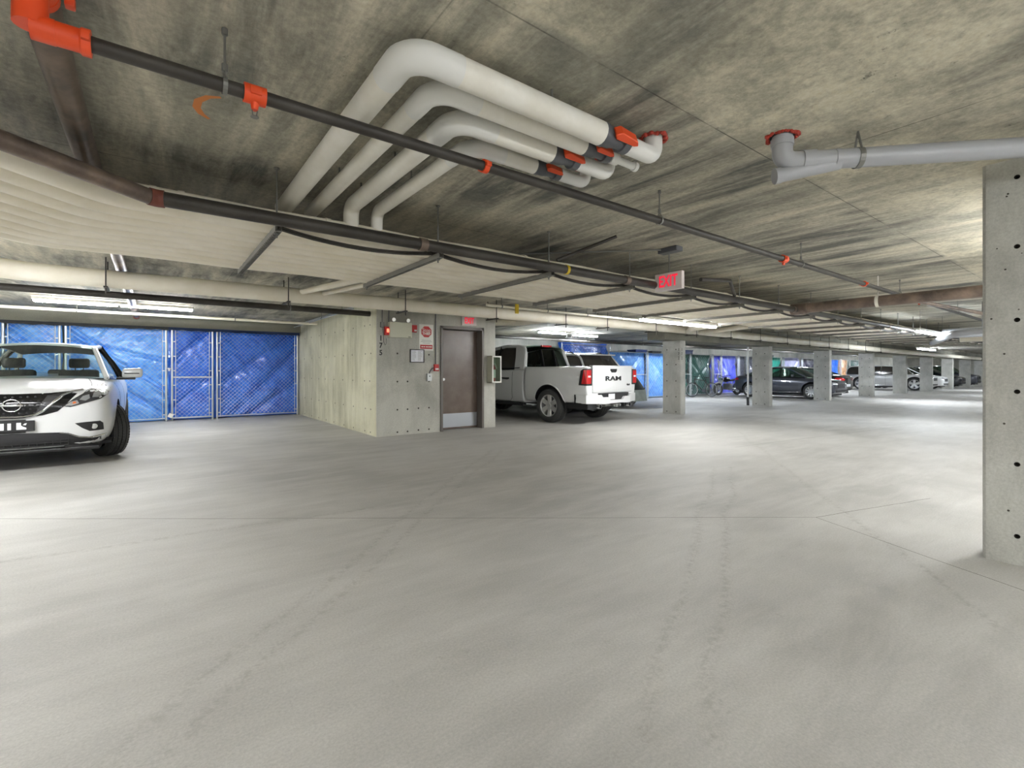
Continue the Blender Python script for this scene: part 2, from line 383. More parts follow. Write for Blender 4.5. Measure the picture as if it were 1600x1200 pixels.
# beams
struct('trim_1', bx(-6, 14.35, 2.31, 3.33, 14.75, CE), M_beam)
bm = nb(); box(bm, 11.2, 7.925, 2.105, 64, 8.5, CE); struct('trim_2', bm, M_beam)
struct('wall_storage', bx(6.03, 15.2, 0, 64, 15.35, CE), M_wall)

# ------------------------------------------------------------ concrete columns
def column(x, y, lab, num=None, sx=.25, sy=.6, holes=True, big=False):
    t = empty('concrete_column', (x, y, 0), 0, lab, 'column', 'concrete columns along the aisle' if not big else None)
    bm = nb(); box(bm, 0, 0, 0, sx, sy, CE if big else 2.10)
    es = [e for e in bm.edges if abs(e.verts[0].co.z-e.verts[1].co.z) > 1]
    bmesh.ops.bevel(bm, geom=es, offset=.018, segments=1, affect='EDGES')
    o = obj('shaft', bm, M_col, t)
    if big:
        cb = nb()
        for z in (.184, .64, 1.10, 1.555, 2.02, 2.46):
            for yy in (.44, .16): cyl(cb, (-.02, yy, z), (.035, yy, z), .017, 16, .010)
        co = obj('c', cb, M_hole)
        co.location = (x, y, 0)
        md = o.modifiers.new('b', 'BOOLEAN'); md.object = co; md.solver = 'EXACT'; md.material_mode = 'TRANSFER'
        bpy.context.view_layer.update(); dg = bpy.context.evaluated_depsgraph_get(); dg.update()
        me = bpy.data.meshes.new_from_object(o.evaluated_get(dg)); o.modifiers.clear(); o.data = me; bpy.data.objects.remove(co)
        rb = nb()
        for k in range(46):
            z = random.uniform(.05, 2.4); yy = random.uniform(.02, .56); r = random.uniform(.0025, .007)
            cyl(rb, (-.0008, yy, z), (.002, yy, z), r, 6)
        tag(obj('pit_marks', rb, M_hole, t), kind='stuff')
    elif holes:
        pts = [(-.001, yy, z) for z in (.07, .5, .95, 1.42, 1.85) for yy in (.15, .45)]
        discs(pts, .018, 'X', 'tie_holes', M_hole, t)
    if num:
        text('stall_number', num, .12, M_black, t, T(.06, -.002, 1.72) @ FACE_NY, sx=.8)
        text('stall_number', num, .12, M_black, t, T(-.002, .06, 1.72) @ FACE_NX, sx=.8)
    return t
names = ['square concrete column just right of the pickup truck', 'concrete column before the tail of the grey sedan', 'concrete column before the nose of the grey sedan',
         'concrete column to the right of the black sedan', 'concrete column left of the wheel of the far white wagon', 'concrete column hiding the nose of the far white wagon',
         'seventh concrete column down the row', 'eighth concrete column, the last before the big near column', 'ninth concrete column down the row, behind the near column']
for k, nm in enumerate(names):
    column(11.93+5.28*k, 7.92, nm, '1\n7\n2' if k == 0 else None, holes=k < 4)
column(4.37, .05, 'large near concrete column at the right edge with round tie holes', big=True)
# thin white steel post beside the second column
def post(x, y, lab):
    t = empty('steel_post', (x, y, 0), 0, lab, 'post')
    bm = nb(); cyl(bm, (0,0,.3), (0,0,2.10), .03, 10); obj('pipe', bm, M_pvc, t)
    bm = nb(); cyl(bm, (0,0,0), (0,0,.3), .045, 10); obj('sleeve', bm, M_black, t)
post(17.12, 8.62, 'thin white downpipe standing against the second column of the row')

# ------------------------------------------------------------ strip lights
placew = ['over the white car bay at the left', 'under the pipe bundle right of the exit sign', 'bright one near the right column', 'far one below the pipe bundle end']
for i, (x, y, z, L, colr, lk) in enumerate(STRIPS):
    lab = ['white strip light with bare tubes over the blue-tarped cages at left', 'white strip light glowing below the pipes right of the pickup truck',
           'strip light hanging beside the large near column, upper of two', 'strip light farther down the aisle, lower of two by the column',
           'small strip light above the cab of the pickup truck', 'small strip light above the white roof-rack wagon', 'small strip light just right of the nearest row column'][i] if i < 7 else \
          ('%s strip light along the cage bays beyond the columns' % ORD[i-4] if i < 12 else '%s of the strip lights over the drive aisle, far off or unseen, some added only to brighten the garage' % ORD[i-12])
    t = empty('strip_light', (x, y, z), 0, lab, 'light', 'fluorescent strip lights')
    bm = nb(); box(bm, 0, -.06, .0, L, .06, .05, .006); obj('housing', bm, M_housing, t)
    n = 2 if L > 2 else 1
    for k in range(n):
        for s in (-1, 1):
            a = .03 + k*L/n; e = (k+1)*L/n - .03
            bm = nb(); cyl(bm, (a, s*.032, -.022), (e, s*.032, -.022), .016, 8); obj('tube', bm, M_tube[(colr, lk)], t)
            bm = nb()
            for q in (a-.012, e): box(bm, q, s*.032-.012, -.036, q+.012, s*.032+.012, 0)
            obj('lamp_holder', bm, M_housing, t)
    bm = nb()
    for q in (.25, L-.25): cyl(bm, (q, 0, .05), (q, 0, CE-z), .004, 6)
    if CE-z > .06: obj('hanging_rod', bm, M_zinc, t)
    else: bm.free()

# ------------------------------------------------------------ hung bundle of insulated pipes
BX0, BX1 = -.1, 46.
NP = 9; pitch = .180; y0 = 3.61
for i in range(NP):
    y = y0 + i*pitch; r = .080 if i not in (3, 6) else .072
    xb = -.16 - .414*(y-y0)
    z = 2.187 + r
    dx, dy = -.7071, -.7071
    L = 5.5
    lab = 'cream insulated pipe in the hung bundle, %s from the near side' % ORD[i]
    t = empty('insulated_pipe', (0,0,0), 0, lab, 'pipe', 'cream pipes of the hung bundle')
    pts = [(xb+dx*L, y+dy*L, z), (xb, y, z), (BX1, y, z)]
    p = fillet(pts, .35, 5)
    # a little sag and unevenness, split in jacket lengths
    pp = []
    for a, b_ in zip(p, p[1:]):
        n = max(1, int((b_-a).length/.6))
        for k in range(n): pp.append(a.lerp(b_, k/n))
    pp.append(p[-1])
    pp = [q + V((0, .004*math.sin(q.x*1.3+i), -.004+.006*math.sin(q.x*5.236+.9))) for q in pp]
    bm = nb(); sweep(bm, pp, r, 14); obj('jacket', bm, M_cream, t, 50)
    bm = nb()
    for x in [-.02, .12] + [1.0+1.83*k+.13*i for k in range(18)]:
        cyl(bm, (x, y, z), (x+.035, y, z), r+.003, 18)
    o = obj('jacket_seam', bm, M_cream, t, 50)
# trapezes
for k in range(-1, 30):
    x = .655 + 1.2*k
    if k < 0: x = -.42
    t = empty('trapeze_hanger', (x, 3.47, 2.165), 0 if k >= 0 else .39, 'slotted steel strut under the pipe bundle, %s hanger counted from the left' % ORD[min(k+1, 29)] if k < 29 else 'slotted steel strut at the far end of the pipe bundle', 'hanger', 'strut hangers under the pipe bundle')
    if k < 0: t.location = (-.75, 3.35, 2.165); t['label'] = 'slotted steel strut under the bend of the pipe bundle at the left edge'
    Lh = 1.68
    bm = nb()
    for s in (-.02, .016): box(bm, s, -.06, -.02, s+.004, Lh, .02)
    for j in range(int(Lh/.05)+1):
        yy = -.06 + j*.05; box(bm, -.018, yy, -.02, .018, yy+.019, -.016)
    obj('strut', bm, M_strut, t)
    for yy in (0, Lh-.05):
        bm = nb(); cyl(bm, (0, yy, -.05), (0, yy, CE-2.165), .006, 6); cyl(bm, (0, yy, -.03), (0, yy, -.02), .016, 6); cyl(bm, (0, yy, CE-2.165-.01), (0, yy, CE-2.165), .018, 8)
        obj('threaded_rod', bm, M_zinc, t)
# flexible cable sagging along the near edge of the bundle
bm = nb(); pts = []
for i in range(160):
    x = .66 + i*.12; ph = ((x-.655) % 1.2)/1.2
    pts.append((x, 3.535, 2.20 - .055*4*ph*(1-ph)))
sweep(bm, pts, .011, 8); sweep(bm, [(a, b_-.012, c+.012) for a, b_, c in pts], .006, 6)
tag(obj('armoured_cable', bm, M_steel), 'dark ribbed cable sagging between hangers along the pipe bundle', 'cable')
# steel main along the near edge
t = empty('steel_main_pipe', (0,0,0), 0, 'dark steel pipe with a rusty coupling along the near edge of the bundle', 'pipe')
obj('run', tube([(.02, 3.33, 2.20), (30, 3.33, 2.20)], .042), M_steel, t, 50)
obj('angled_run', tube([(-.0, 3.34, 2.20), (-3.6, .15, 2.20)], .043), M_rust, t, 50)
bm = nb(); sweep(bm, fillet([(-.02, 3.32, 2.20), (.015, 3.335, 2.20), (.05, 3.33, 2.20)], .1), .048, 14); obj('elbow', bm, mat('rusty_coupling', (112,60,48), .6), t, 50)
for x in (1.62, 4.0, 8.0, 12.6):
    bm = nb(); cyl(bm, (x, 3.33, 2.20), (x+.06, 3.33, 2.20), .049, 14); obj('coupling', bm, M_rust, t, 40)
bm = nb(); cyl(bm, (3.14, 3.33, 2.20), (3.17, 3.33, 2.20), .046, 14)
yb = obj('band', bm, M_yellow, t, 40); yb['label'] = 'yellow band around the pipe'
# second pipe crossing towards the near side
t = empty('steel_branch_pipe', (8.2, 0, 2.22), 0, 'thick brown steel pipe crossing the aisle from behind the near column', 'pipe')
obj('run', tube([(0, -5.8, 0), (0, 3.4, 0)], .078), M_rust, t, 50)
bm = nb(); lathe(bm, [(-.02, .082), (-.02, .086), (.02, .086), (.02, .082)], 20, 'Y'); bm2 = bm
cyl(bm, (0, 0, .08), (0, 0, CE-2.22), .008, 6)
o = obj('clevis_strap', bm, M_strap, t, 40, loc=(0, 2.28, 0)); o['label'] = 'pale clevis strap on a threaded rod'
bm = nb(); cyl(bm, (0, 3.18, 0), (0, 3.42, 0), .09, 16); obj('flange', bm, M_rust, t, 40)

# ------------------------------------------------------------ sprinkler line
t = empty('sprinkler_pipe', (0, 2.183, 2.355), 0, 'long thin black sprinkler pipe under the ceiling with orange heads', 'pipe')
obj('run', tube([(-.28, 0, 0), (24, 0, 0)], .027), M_steel, t, 50)
def sprink(x, small):
    bm = nb()
    lathe(bm, [(-.04, .030), (-.04, .038), (.04, .038), (.04, .030)], 14, 'X', T(x, 0, 0))
    for s in (-1, 1): box(bm, x-.02, s*.038-.008, -.014, x+.02, s*.038+.008, .014, .003)
    cyl(bm, (x, 0, -.03), (x, 0, -.062), .017, 10, .012)
    o = obj('sprinkler_tee', bm, M_orange, t, 40); o['label'] = 'orange clamp tee with an upright head'
    bm = nb()
    for s in (-1, 1): cyl(bm, (x+s*.010, 0, -.06), (x+s*.006, 0, -.088), .0022, 6)
    cyl(bm, (x, 0, -.088), (x, 0, -.091), .016, 10)
    obj('sprinkler_head', bm, M_zinc, t)
for x in (.33, 5.05, 9.8): sprink(x, 0)
for x in (1.44, 7.3):
    bm = nb(); cyl(bm, (x, 0, 0), (x+.03, 0, 0), .036, 14); 
    for s in (-1, 1): box(bm, x, s*.04-.01, -.012, x+.03, s*.04+.01, .012, .003)
    o = obj('pipe_coupling', bm, M_orange, t, 40); o['label'] = 'orange grooved coupling'
for x in (.225, 3.02, 5.45, 8.8, 12.4):
    bm = nb(); cyl(bm, (x, 0, .075), (x, 0, CE-2.355), .005, 6); cyl(bm, (x, 0, CE-2.355-.025), (x, 0, CE-2.355), .011, 8); cyl(bm, (x, 0, .055), (x, 0, .085), .011, 8)
    lathe(bm, [(-.008, .032), (-.008, .034), (.008, .034), (.008, .032)], 16, 'X', T(x, 0, 0))
    for s in (-1, 1):
        v0, v1 = V((x, s*.030, .012)), V((x, 0, .06)); cyl(bm, v0, v1, .004, 6)
    obj('ring_hanger', bm, M_zinc, t)
# cross main with orange tee at the upper left
t = empty('steel_cross_main', (-.32, 2.25, 2.515), 0, 'thick bare steel pipe crossing over the bundle to the tarped cages', 'pipe')
obj('run', tube([(0, -.02, 0), (0, 12.05, 0)], .06), M_rust, t, 50)
bm = nb()
lathe(bm, [(-.15, .0), (-.15, .058), (-.12, .0635), (-.08, .0635), (-.08, .0615), (.06, .0615), (.06, .0635), (.09, .0635), (.09, .0605)], 24, 'Y', T(0, -.07, 0))
for s in (-1, 1):
    box(bm, s*.088-.014, -.19, -.02, s*.088+.014, -.15, .02, .004); box(bm, s*.088-.014, -.015, -.02, s*.088+.014, .02, .02, .004)
lathe(bm, [(.05, .038), (.12, .038), (.125, .044), (.15, .044), (.15, .026)], 16, 'X', T(0, -.067, -.16)); cyl(bm, (0, -.067, -.03), (0, -.067, -.16), .045, 16); cyl(bm, (0, -.067, -.16), (.06, -.067, -.16), .040, 16); box(bm, .125, -.125, -.175, .15, -.108, -.145, .004)
o = obj('grooved_tee', bm, M_orange, t, 40); o['label'] = 'orange grooved tee at the near end'
for y in (6.3, 9.9):
    bm = nb(); cyl(bm, (0, y, 0), (0, y+.08, 0), .063, 16); obj('coupling', bm, M_rust, t, 40)
bm = nb(); cyl(bm, (0, 11.80, 0), (0, 11.94, 0), .063, 16); o = obj('end_ring', bm, M_orange, t, 40); o['label'] = 'orange coupling where the pipe meets the beam'

# ------------------------------------------------------------ four white pipes with valves
def wpipe(i, vy, ux, r, uval, lab, kick=False):
    z = 2.47
    t = empty('white_drain_pipe', (0, 0, z), 0, lab, 'pipe', 'white jacketed pipes with valves')
    yend = 3.72
    pts = [(uval, vy, 0), (ux, vy, 0), (ux, yend if not kick else 3.38, 0)]
    if kick: pts[-1] = (ux, 3.60, 0); pts += [(ux, 3.60, 2.312-z)]
    else: pts[-1] = (ux, 3.95, 0)
    p = fillet(pts, .115, 8)
    bm = nb(); sweep(bm, p, r, 18); obj('jacket', bm, M_white, t, 50)
    # elbow jacket, slightly proud
    a = fillet([(ux+.22, vy, 0), (ux, vy, 0), (ux, vy+.22, 0)], .115, 8)
    bm = nb(); sweep(bm, a, r+.002, 18); obj('elbow_cover', bm, M_pvc, t, 50)
    rp = r*.74
    # union valve
    bm = nb(); lathe(bm, [(0, r*.5), (0, r*1.0), (.025, r*1.02), (.025, r*.86), (.03, r*.92), (.075, r*.92), (.08, r*.8), (.10, r*.8)], 20, 'X', T(uval, vy, 0)); obj('union_nut', bm, M_dgrey, t, 30)
    bm = nb(); lathe(bm, [(.10, r*.72), (.155, r*.72), (.155, r*.92), (.20, r*.92), (.205, rp)], 20, 'X', T(uval, vy, 0)); obj('valve_body', bm, M_dgrey, t, 30)
    bm = nb(); k = r/.058
    prism(bm, [(-.035*k, 0), (-.055*k, .022*k), (-.03*k, .045*k), (.10*k, .034*k), (.125*k, .012*k), (.10*k, 0)], 'Y', -.026*k, .026*k)
    bmesh.ops.transform(bm, matrix=T(uval+.10, vy-r*.75, -.01) @ Matrix.Rotation(math.radians(70), 4, 'X'), verts=bm.verts[:])
    bmesh.ops.bevel(bm, geom=bm.edges[:], offset=.004, segments=1, affect='EDGES')
    o = obj('valve_handle', bm, M_orange, t); o['label'] = 'orange lever handle'
    xe = 2.31 if i == 0 else 2.28
    if i != 1:
        bm = nb(); sweep(bm, fillet([(uval+.19, vy, 0), (xe, vy, 0), (xe, vy, CE-z)], r*1.15, 8), rp*1.1, 18); obj('bare_pipe', bm, M_pvc, t, 50)
    else:
        bm = nb(); sweep(bm, [(uval+.19, vy, 0), (2.11, vy, 0)], rp*.7, 14); obj('bare_pipe', bm, M_dgrey, t, 50)
        bm = nb(); cyl(bm, (2.11, vy, 0), (2.17, vy, 0), rp*.95, 14); cyl(bm, (2.17, vy, 0), (2.32, vy, 0), rp*.6, 14); cyl(bm, (2.32, vy, 0), (2.345, vy, 0), rp*.8, 14); obj('drain_cock', bm, M_pvc, t, 40)
        bm = nb(); sweep(bm, fillet([(2.0, vy, 0), (2.0, vy, CE-z)], .02), rp*.9, 14); obj('riser', bm, M_pvc, t, 50)
        xe = 2.0
    bm = nb()
    for k in range(26):
        a = 2*PI*k/26; rr = rp*1.25 + .012 + random.uniform(-.006, .010)
        g = bmesh.ops.create_icosphere(bm, subdivisions=1, radius=random.uniform(.009, .016))
        bmesh.ops.translate(bm, vec=(xe+rr*math.cos(a), vy+rr*math.sin(a), CE-z-.006), verts=g['verts'])
    o = obj('firestop_collar', bm, M_firestop, t, 60); o['label'] = 'ragged red firestop ring at the ceiling'
    for (hx, hy) in ((ux, vy+.75), (ux, vy+1.35), ((ux+uval)/2+.2, vy)):
        if hy > 3.4: continue
        bm = nb(); cyl(bm, (hx, hy, r), (hx, hy, CE-z), .0055, 6); cyl(bm, (hx, hy, r-.004), (hx, hy, r+.012), .010, 8)
        obj('hanger_rod', bm, M_zinc, t)
wpipe(0, 1.71, .79, .060, 1.86, 'thickest white jacketed pipe, outermost of four bending under the ceiling')
wpipe(1, 1.865, .985, .047, 1.89, 'second white jacketed pipe from the outside, ending in a small drain cock')
wpipe(2, 2.03, 1.19, .056, 1.80, 'third white jacketed pipe from the outside, with a kink near the bundle', True)
wpipe(3, 2.225, 1.39, .045, 1.84, 'innermost and shortest of the four white jacketed pipes', True)

# ------------------------------------------------------------ grey drain pipe on the right
t = empty('grey_drain_pipe', (0, 0, 2.43), 0, 'grey plastic drain pipe elbowing down from the ceiling above the near column', 'pipe')
A = V((2.885, 1.255, 0)); d = V((.88, -.87, 0)).normalized(); B = A + d*.10
obj('run', tube([A+d*.10, A+d*4.4+V((0,0,.03))], .053, n=20), M_grey, t, 50)
bm = nb(); sweep(bm, fillet([A+V((0,0,CE-2.43)), A+V((0,0,.0))+V((0,0,0)), A+d*.12], .085, 8), .054, 20); obj('elbow', bm, M_grey, t, 50)
bm = nb(); cyl(bm, A+d*.10, A+d*.17, .060, 22); cyl(bm, A+d*.27, A+d*.30, .056, 22); cyl(bm, A+V((0,0,.09)), A+V((0,0,.13)), .060, 22); obj('socket_hub', bm, M_grey, t, 40)
bm = nb(); cyl(bm, A+d*.30+V((0,0,-.02)), A+d*.02+V((-.02,.02,-.075)), .040, 18); cyl(bm, A+d*.02+V((-.02,.02,-.075)), A+d*.0+V((-.03,.03,-.08)), .045, 18); obj('cleanout_branch', bm, M_grey, t, 40)
P = A + d*.40
bm = nb()
q = d.to_track_quat('X', 'Z').to_matrix().to_4x4()
lathe(bm, [(-.014, .054), (-.014, .057), (.014, .057), (.014, .054)], 20, 'X', T(*P) @ q)
side = V((-d.y, d.x, 0))
for s in (-1, 1):
    a0, a1 = P+side*.052*s, P+V((0,0,CE-2.43-.005)); cyl(bm, a0, a1, .006, 6)
    o_ = None
cyl(bm, P+V((0,0,.11)), P+V((0,0,CE-2.43)), .006, 6)
o = obj('clevis_hanger', bm, M_zinc, t)
bm = nb()
for k in range(30):
    a = 2*PI*k/30; rr = .074 + random.uniform(-.008, .012)
    g = bmesh.ops.create_icosphere(bm, subdivisions=1, radius=random.uniform(.009, .017))
    bmesh.ops.translate(bm, vec=A+V((rr*math.cos(a), rr*math.sin(a), CE-2.43-.004)), verts=g['verts'])
o = obj('firestop_collar', bm, M_firestop, t, 60); o['label'] = 'ragged red firestop ring at the ceiling'
bm = nb(); cyl(bm, A+V((0,0,CE-2.43-.006)), A+V((0,0,CE-2.43)), .068, 24); obj('ceiling_sleeve', bm, M_dark, t)

# ------------------------------------------------------------ big cream drain main across
t = empty('cream_drain_main', (0,0,0), 0, 'very thick cream pipe running across the whole view before the columns', 'pipe')
pts = [(-5.0, 3.9, 2.35), (-1.2, 7.55, 2.345), (12, 7.55, 2.36), (25, 7.55, 2.25), (50, 7.55, 2.17)]
obj('jacket', tube(pts, .109, .7, 20), M_cream, t, 50)
for x in (-.45, 1.55, 3.35, 5.2, 7.0, 8.3, 10.1, 11.9, 13.7, 15.5, 17.4, 19.2, 21, 23, 25, 27):
    zc = 2.365 if x < 12 else 2.38-.11*(x-12)/13 if x < 25 else 2.27-.0032*(x-25)
    bm = nb(); 
    for s in (-1, 1): cyl(bm, (x, 7.55+s*.15, zc-.15), (x, 7.55+s*.15, CE), .008, 6); 
    box(bm, x-.02, 7.36, zc-.148, x+.02, 7.74, zc-.13); cyl(bm, (x, 7.40, zc-.21), (x, 7.40, zc-.13), .010, 6)
    obj('hanger', bm, M_steel, t)
# other pipes behind and below
def simple_pipe(name, pts, r, m, lab, bend=.15, cat='pipe', n=12, hang=()):
    t = empty(name, (0,0,0), 0, lab, cat)
    obj('run', tube(pts, r, bend if len(pts) > 2 else 0, n), m, t, 50)
    if hang:
        for (x, y, z) in hang:
            bm = nb(); cyl(bm, (x, y, z), (x, y, CE), .006, 6); lathe(bm, [(-.01, r+.002), (-.01, r+.006), (.01, r+.006), (.01, r+.002)], 14, 'X' if abs(pts[0][0]-pts[-1][0]) > abs(pts[0][1]-pts[-1][1]) else 'Y', T(x, y, z)); obj('ring_hanger', bm, M_zinc, t)
    return t
simple_pipe('steel_pipe', [(-6, 8.95, 2.33), (3.32, 8.95, 2.33)], .05, M_steel, 'dark steel pipe running over the white car to the stair wall', hang=[(-2, 8.95, 2.33), (1.9, 8.95, 2.33)])
simple_pipe('cream_bay_pipe', [(-6, 12.6, 2.42), (3.31, 12.6, 2.42)], .03, M_cream, 'thin cream pipe under the ceiling in front of the tarped cages', hang=[(-1.2, 12.6, 2.42), (1.5, 12.6, 2.42)])
simple_pipe('conduit', [(.2, 13.9, 2.52), (3.2, 13.9, 2.52), (3.2, 9.0, 2.52), (3.26, 8.66, 2.52)], .014, M_galv, 'thin galvanised conduit along the top of the stair side wall', .08)
simple_pipe('conduit', [(3.12, 14.2, 2.45), (3.12, 9.3, 2.45)], .014, M_galv, 'second conduit hung a little lower beside the stair side wall', hang=[(3.12, 13, 2.45), (3.12, 11.5, 2.45), (3.12, 10, 2.45)])
simple_pipe('steel_pipe', [(6.04, 12.4, 2.33), (40, 12.4, 2.33)], .05, M_steel, 'dark pipe running over the pickup truck cab into the cage bays', hang=[(8, 12.4, 2.33), (12, 12.4, 2.33), (16, 12.4, 2.33), (22, 12.4, 2.33)])
simple_pipe('cream_branch_pipe', [(6.05, 9.7, 2.40), (6.9, 9.0, 2.38), (7.2, 7.62, 2.40)], .075, M_cream, 'short cream pipe slanting from the stair wall above the truck', .2)
simple_pipe('cream_branch_pipe', [(2.0, 5.15, 2.30), (1.75, 7.5, 2.40)], .04, M_cream, 'short cream pipe linking the bundle to the thick main')
simple_pipe('cream_branch_pipe', [(2.25, 5.15, 2.30), (2.05, 7.5, 2.40)], .03, M_cream, 'thinner cream pipe beside the short link to the thick main')
simple_pipe('grey_duct_pipe', [(-6, 5.85, 2.40), (46, 5.85, 2.40)], .035, M_steel, 'dark pipe in the gap between bundle and thick cream main', hang=[(2.5, 5.85, 2.40), (6, 5.85, 2.40), (10, 5.85, 2.40)])
simple_pipe('gas_pipe', [(4.3, 6.4, 2.30), (11, 6.4, 2.30)], .022, M_cream, 'small pipe with a yellow tag hung above the thick cream main', hang=[(4.6, 6.4, 2.3), (5.6, 6.4, 2.3), (6.6, 6.4, 2.3), (7.6, 6.4, 2.3)])
bm = nb(); box(bm, 4.86, 6.36, 2.20, 4.93, 6.38, 2.36, .003); tag(obj('pipe_tag', bm, M_yellow), 'yellow tag hanging on the small pipe above the truck', 'tag')
simple_pipe('cream_branch_pipe', [(9.6, 5.2, 2.26), (10.4, 6.6, 2.26), (11.5, 7.4, 2.30)], .07, M_cream, 'cream pipe slanting from the bundle beside the strip light', .2)
simple_pipe('cream_branch_pipe', [(10.8, 5.2, 2.26), (11.9, 7.3, 2.28)], .06, M_cream, 'second cream slanting pipe, right of the strip light')
simple_pipe('brace_pipe', [(3.6, 3.10, 2.54), (3.05, 3.35, 2.28)], .016, M_steel, 'short slanting steel brace left of the hanging exit sign', .1)
simple_pipe('conduit', [(4.45, 3.2, 2.56), (3.2, 4.4, 2.56), (3.0, 7.0, 2.56)], .009, M_zinc, 'thin conduit feeding the hanging exit sign along the ceiling', .1)
simple_pipe('angle_brace', [(5.1, 3.12, 2.30), (5.75, 3.12, 2.36), (6.2, 3.30, 2.24)], .022, M_steel, 'dark bent steel brace right of the hanging exit sign', .04)
# pipework beyond, by the near column
simple_pipe('grey_vertical_pipe', [(12.9, 1.85, 2.58), (12.9, 1.85, 2.08)], .07, M_steel, 'upright dark pipe dropping from the ceiling left of the near column', hang=())
simple_pipe('grey_vertical_pipe', [(10.6, .95, 2.58), (10.6, .95, 2.16)], .085, M_steel, 'upright pipe with a wide foot close to the near column')
simple_pipe('grey_aisle_pipe', [(12.0, -3, 2.10), (12.0, .8, 2.10), (12.6, 1.5, 2.02), (12.8, 2.3, 1.98), (16.5, 3.4, 1.98)], .07, M_grey, 'grey pipe bending twice beside the bright strip light', .25)
simple_pipe('grey_aisle_pipe', [(15, -4, 2.12), (15, 2.9, 2.12)], .11, M_grey, 'thick grey pipe crossing the aisle far behind the near column')
simple_pipe('grey_aisle_pipe', [(18.5, -4, 2.18), (18.5, 3.2, 2.18)], .12, M_cream, 'pale thick pipe crossing behind the grey one')
simple_pipe('steel_slant_pipe', [(8.9, 2.31, 2.36), (12.2, 1.55, 2.20)], .03, M_rust, 'thin brown pipe slanting down beyond the brown crossing pipe')

# ------------------------------------------------------------ exit signs
def exit_sign(x, y, z, wd, ht, mtx, lab, hang):
    t = empty('exit_sign', (x, y, z), 0, lab, 'sign')
    R = mtx.to_3x3().to_4x4()
    bm = nb(); box(bm, -wd/2, -ht/2, -.05, wd/2, ht/2, 0, .004, M=R); obj('sign_body', bm, M_exitbody, t)
    text('lettering', 'EXIT', ht*.92, M_exit, t, R @ T(-wd*.0, 0, .002), sx=.66, bold=.003)
    if hang:
        bm = nb(); cyl(bm, (.02, 0, ht/2), (.02, 0, CE-z-.04), .007, 8); obj('stem', bm, M_zinc, t)
        bm = nb(); box(bm, -.05, -.14, CE-z-.055, .07, .10, CE-z, .008); obj('junction_box', bm, M_dgrey, t)
exit_sign(4.51, 3.15, 2.215, .34, .19, FACE_NX, 'hanging white exit sign with red letters under the ceiling', True)
exit_sign(5.34, 8.60, 2.29, .36, .19, FACE_NY, 'wall exit sign with red letters above the brown door', False)

# ------------------------------------------------------------ wall equipment on the stair wall
YW = 8.63
t = empty('emergency_light', (3.78, YW, 2.01), 0, 'cream emergency lighting box with two lamp heads on the stair wall', 'lamp')
obj('case', bx(-.23, -.10, -.14, .22, 0, .15, .008), M_cab, t)
for s in (-.15, .14):
    bm = nb(); cyl(bm, (s, -.06, .15), (s, -.06, .18), .012, 8); cyl(bm, (s, -.04, .205), (s+.01*s, -.10, .195), .028, 14, .036); obj('lamp_head', bm, M_chrome, t, 40)
bm = bx(.14, -.103, -.125, .19, -.10, -.115); obj('badge', bm, M_black, t)
t = empty('alarm_strobe', (3.52, YW, 1.99), 0, 'red fire alarm strobe left of the emergency light box', 'alarm', 'red alarm devices on the stair wall')
obj('case', bx(-.05, -.06, -.08, .04, 0, .08, .006), M_red, t); obj('lens', bx(-.02, -.085, -.03, .02, -.06, .04, .006), mat('strobe_lens', (240,120,90), .2, emit=.6), t)
t = empty('alarm_horn', (4.07, YW, 2.06), 0, 'red fire alarm horn right of the emergency light box', 'alarm', 'red alarm devices on the stair wall')
obj('case', bx(-.05, -.05, -.07, .06, 0, .07, .006), M_red, t); obj('nameplate', bx(.0, -.053, -.05, .05, -.05, -.02), M_signw, t)
t = empty('junction_box', (3.43, YW, 2.10), 0, 'small grey junction box near the corner of the stair wall', 'electrical box')
obj('case', bx(-.035, -.04, -.05, .035, 0, .05, .004), M_zinc, t); bm = nb(); cyl(bm, (0, -.02, .05), (0, -.02, CE-2.10), .009, 8); cyl(bm, (.13, -.02, -.0), (.13, -.02, CE-2.10), .009, 8); obj('conduit', bm, M_dgrey, t)
bm = nb(); sweep(bm, [(0, -.015, -.05), (.03, -.015, -.18), (.03, -.015, -.32), (.06, -.015, -.38), (.09, -.015, -.33), (.08, -.015, -.25)], .004, 6); obj('loose_wire', bm, M_dgrey, t)
t = empty('warning_sign', (4.35, YW, 1.90), 0, 'white warning sign with a red octagon above a red strip', 'sign')
obj('board', bx(-.155, -.006, -.26, .155, 0, .26, .002), M_signw, t)
bm = nb(); prism(bm, [(.118*math.cos(PI/8+k*PI/4), .118*math.sin(PI/8+k*PI/4)+.115) for k in range(8)], 'Y', -.009, -.006); obj('octagon', bm, M_red, t)
text('lettering', 'Stop', .10, M_signw, t, T(0, -.010, .145) @ FACE_NY); text('lettering', 'THIEF', .07, M_signw, t, T(0, -.010, .075) @ FACE_NY, bold=.002)
obj('strip', bx(-.135, -.009, -.225, .135, -.006, -.145), M_red, t)
bm = nb()
for x0, x1 in ((-.11, -.07), (-.06, -.03), (-.01, .03), (.04, .06), (.065, .12)): box(bm, x0, -.011, -.195, x1, -.009, -.175)
o = obj('strip_marks', bm, M_signw, t)
bm = nb()
for z, a in ((-.06, .10), (-.085, .12), (-.115, .08)): box(bm, -a, -.008, z, a, -.006, z+.008)
obj('fine_print', bm, M_zinc, t)
t = empty('framed_notice', (4.15, YW, 1.53), 0, 'black framed paper notice on the stair wall', 'notice')
bm = nb()
for a in ((-.15, -.135, -.15, .15), (.135, .15, -.15, .15)): box(bm, a[0], -.022, a[2]+.02, a[1], 0, a[3]-.02)
for z in (-.13, .115): box(bm, -.15, -.022, z, .15, 0, z+.015)
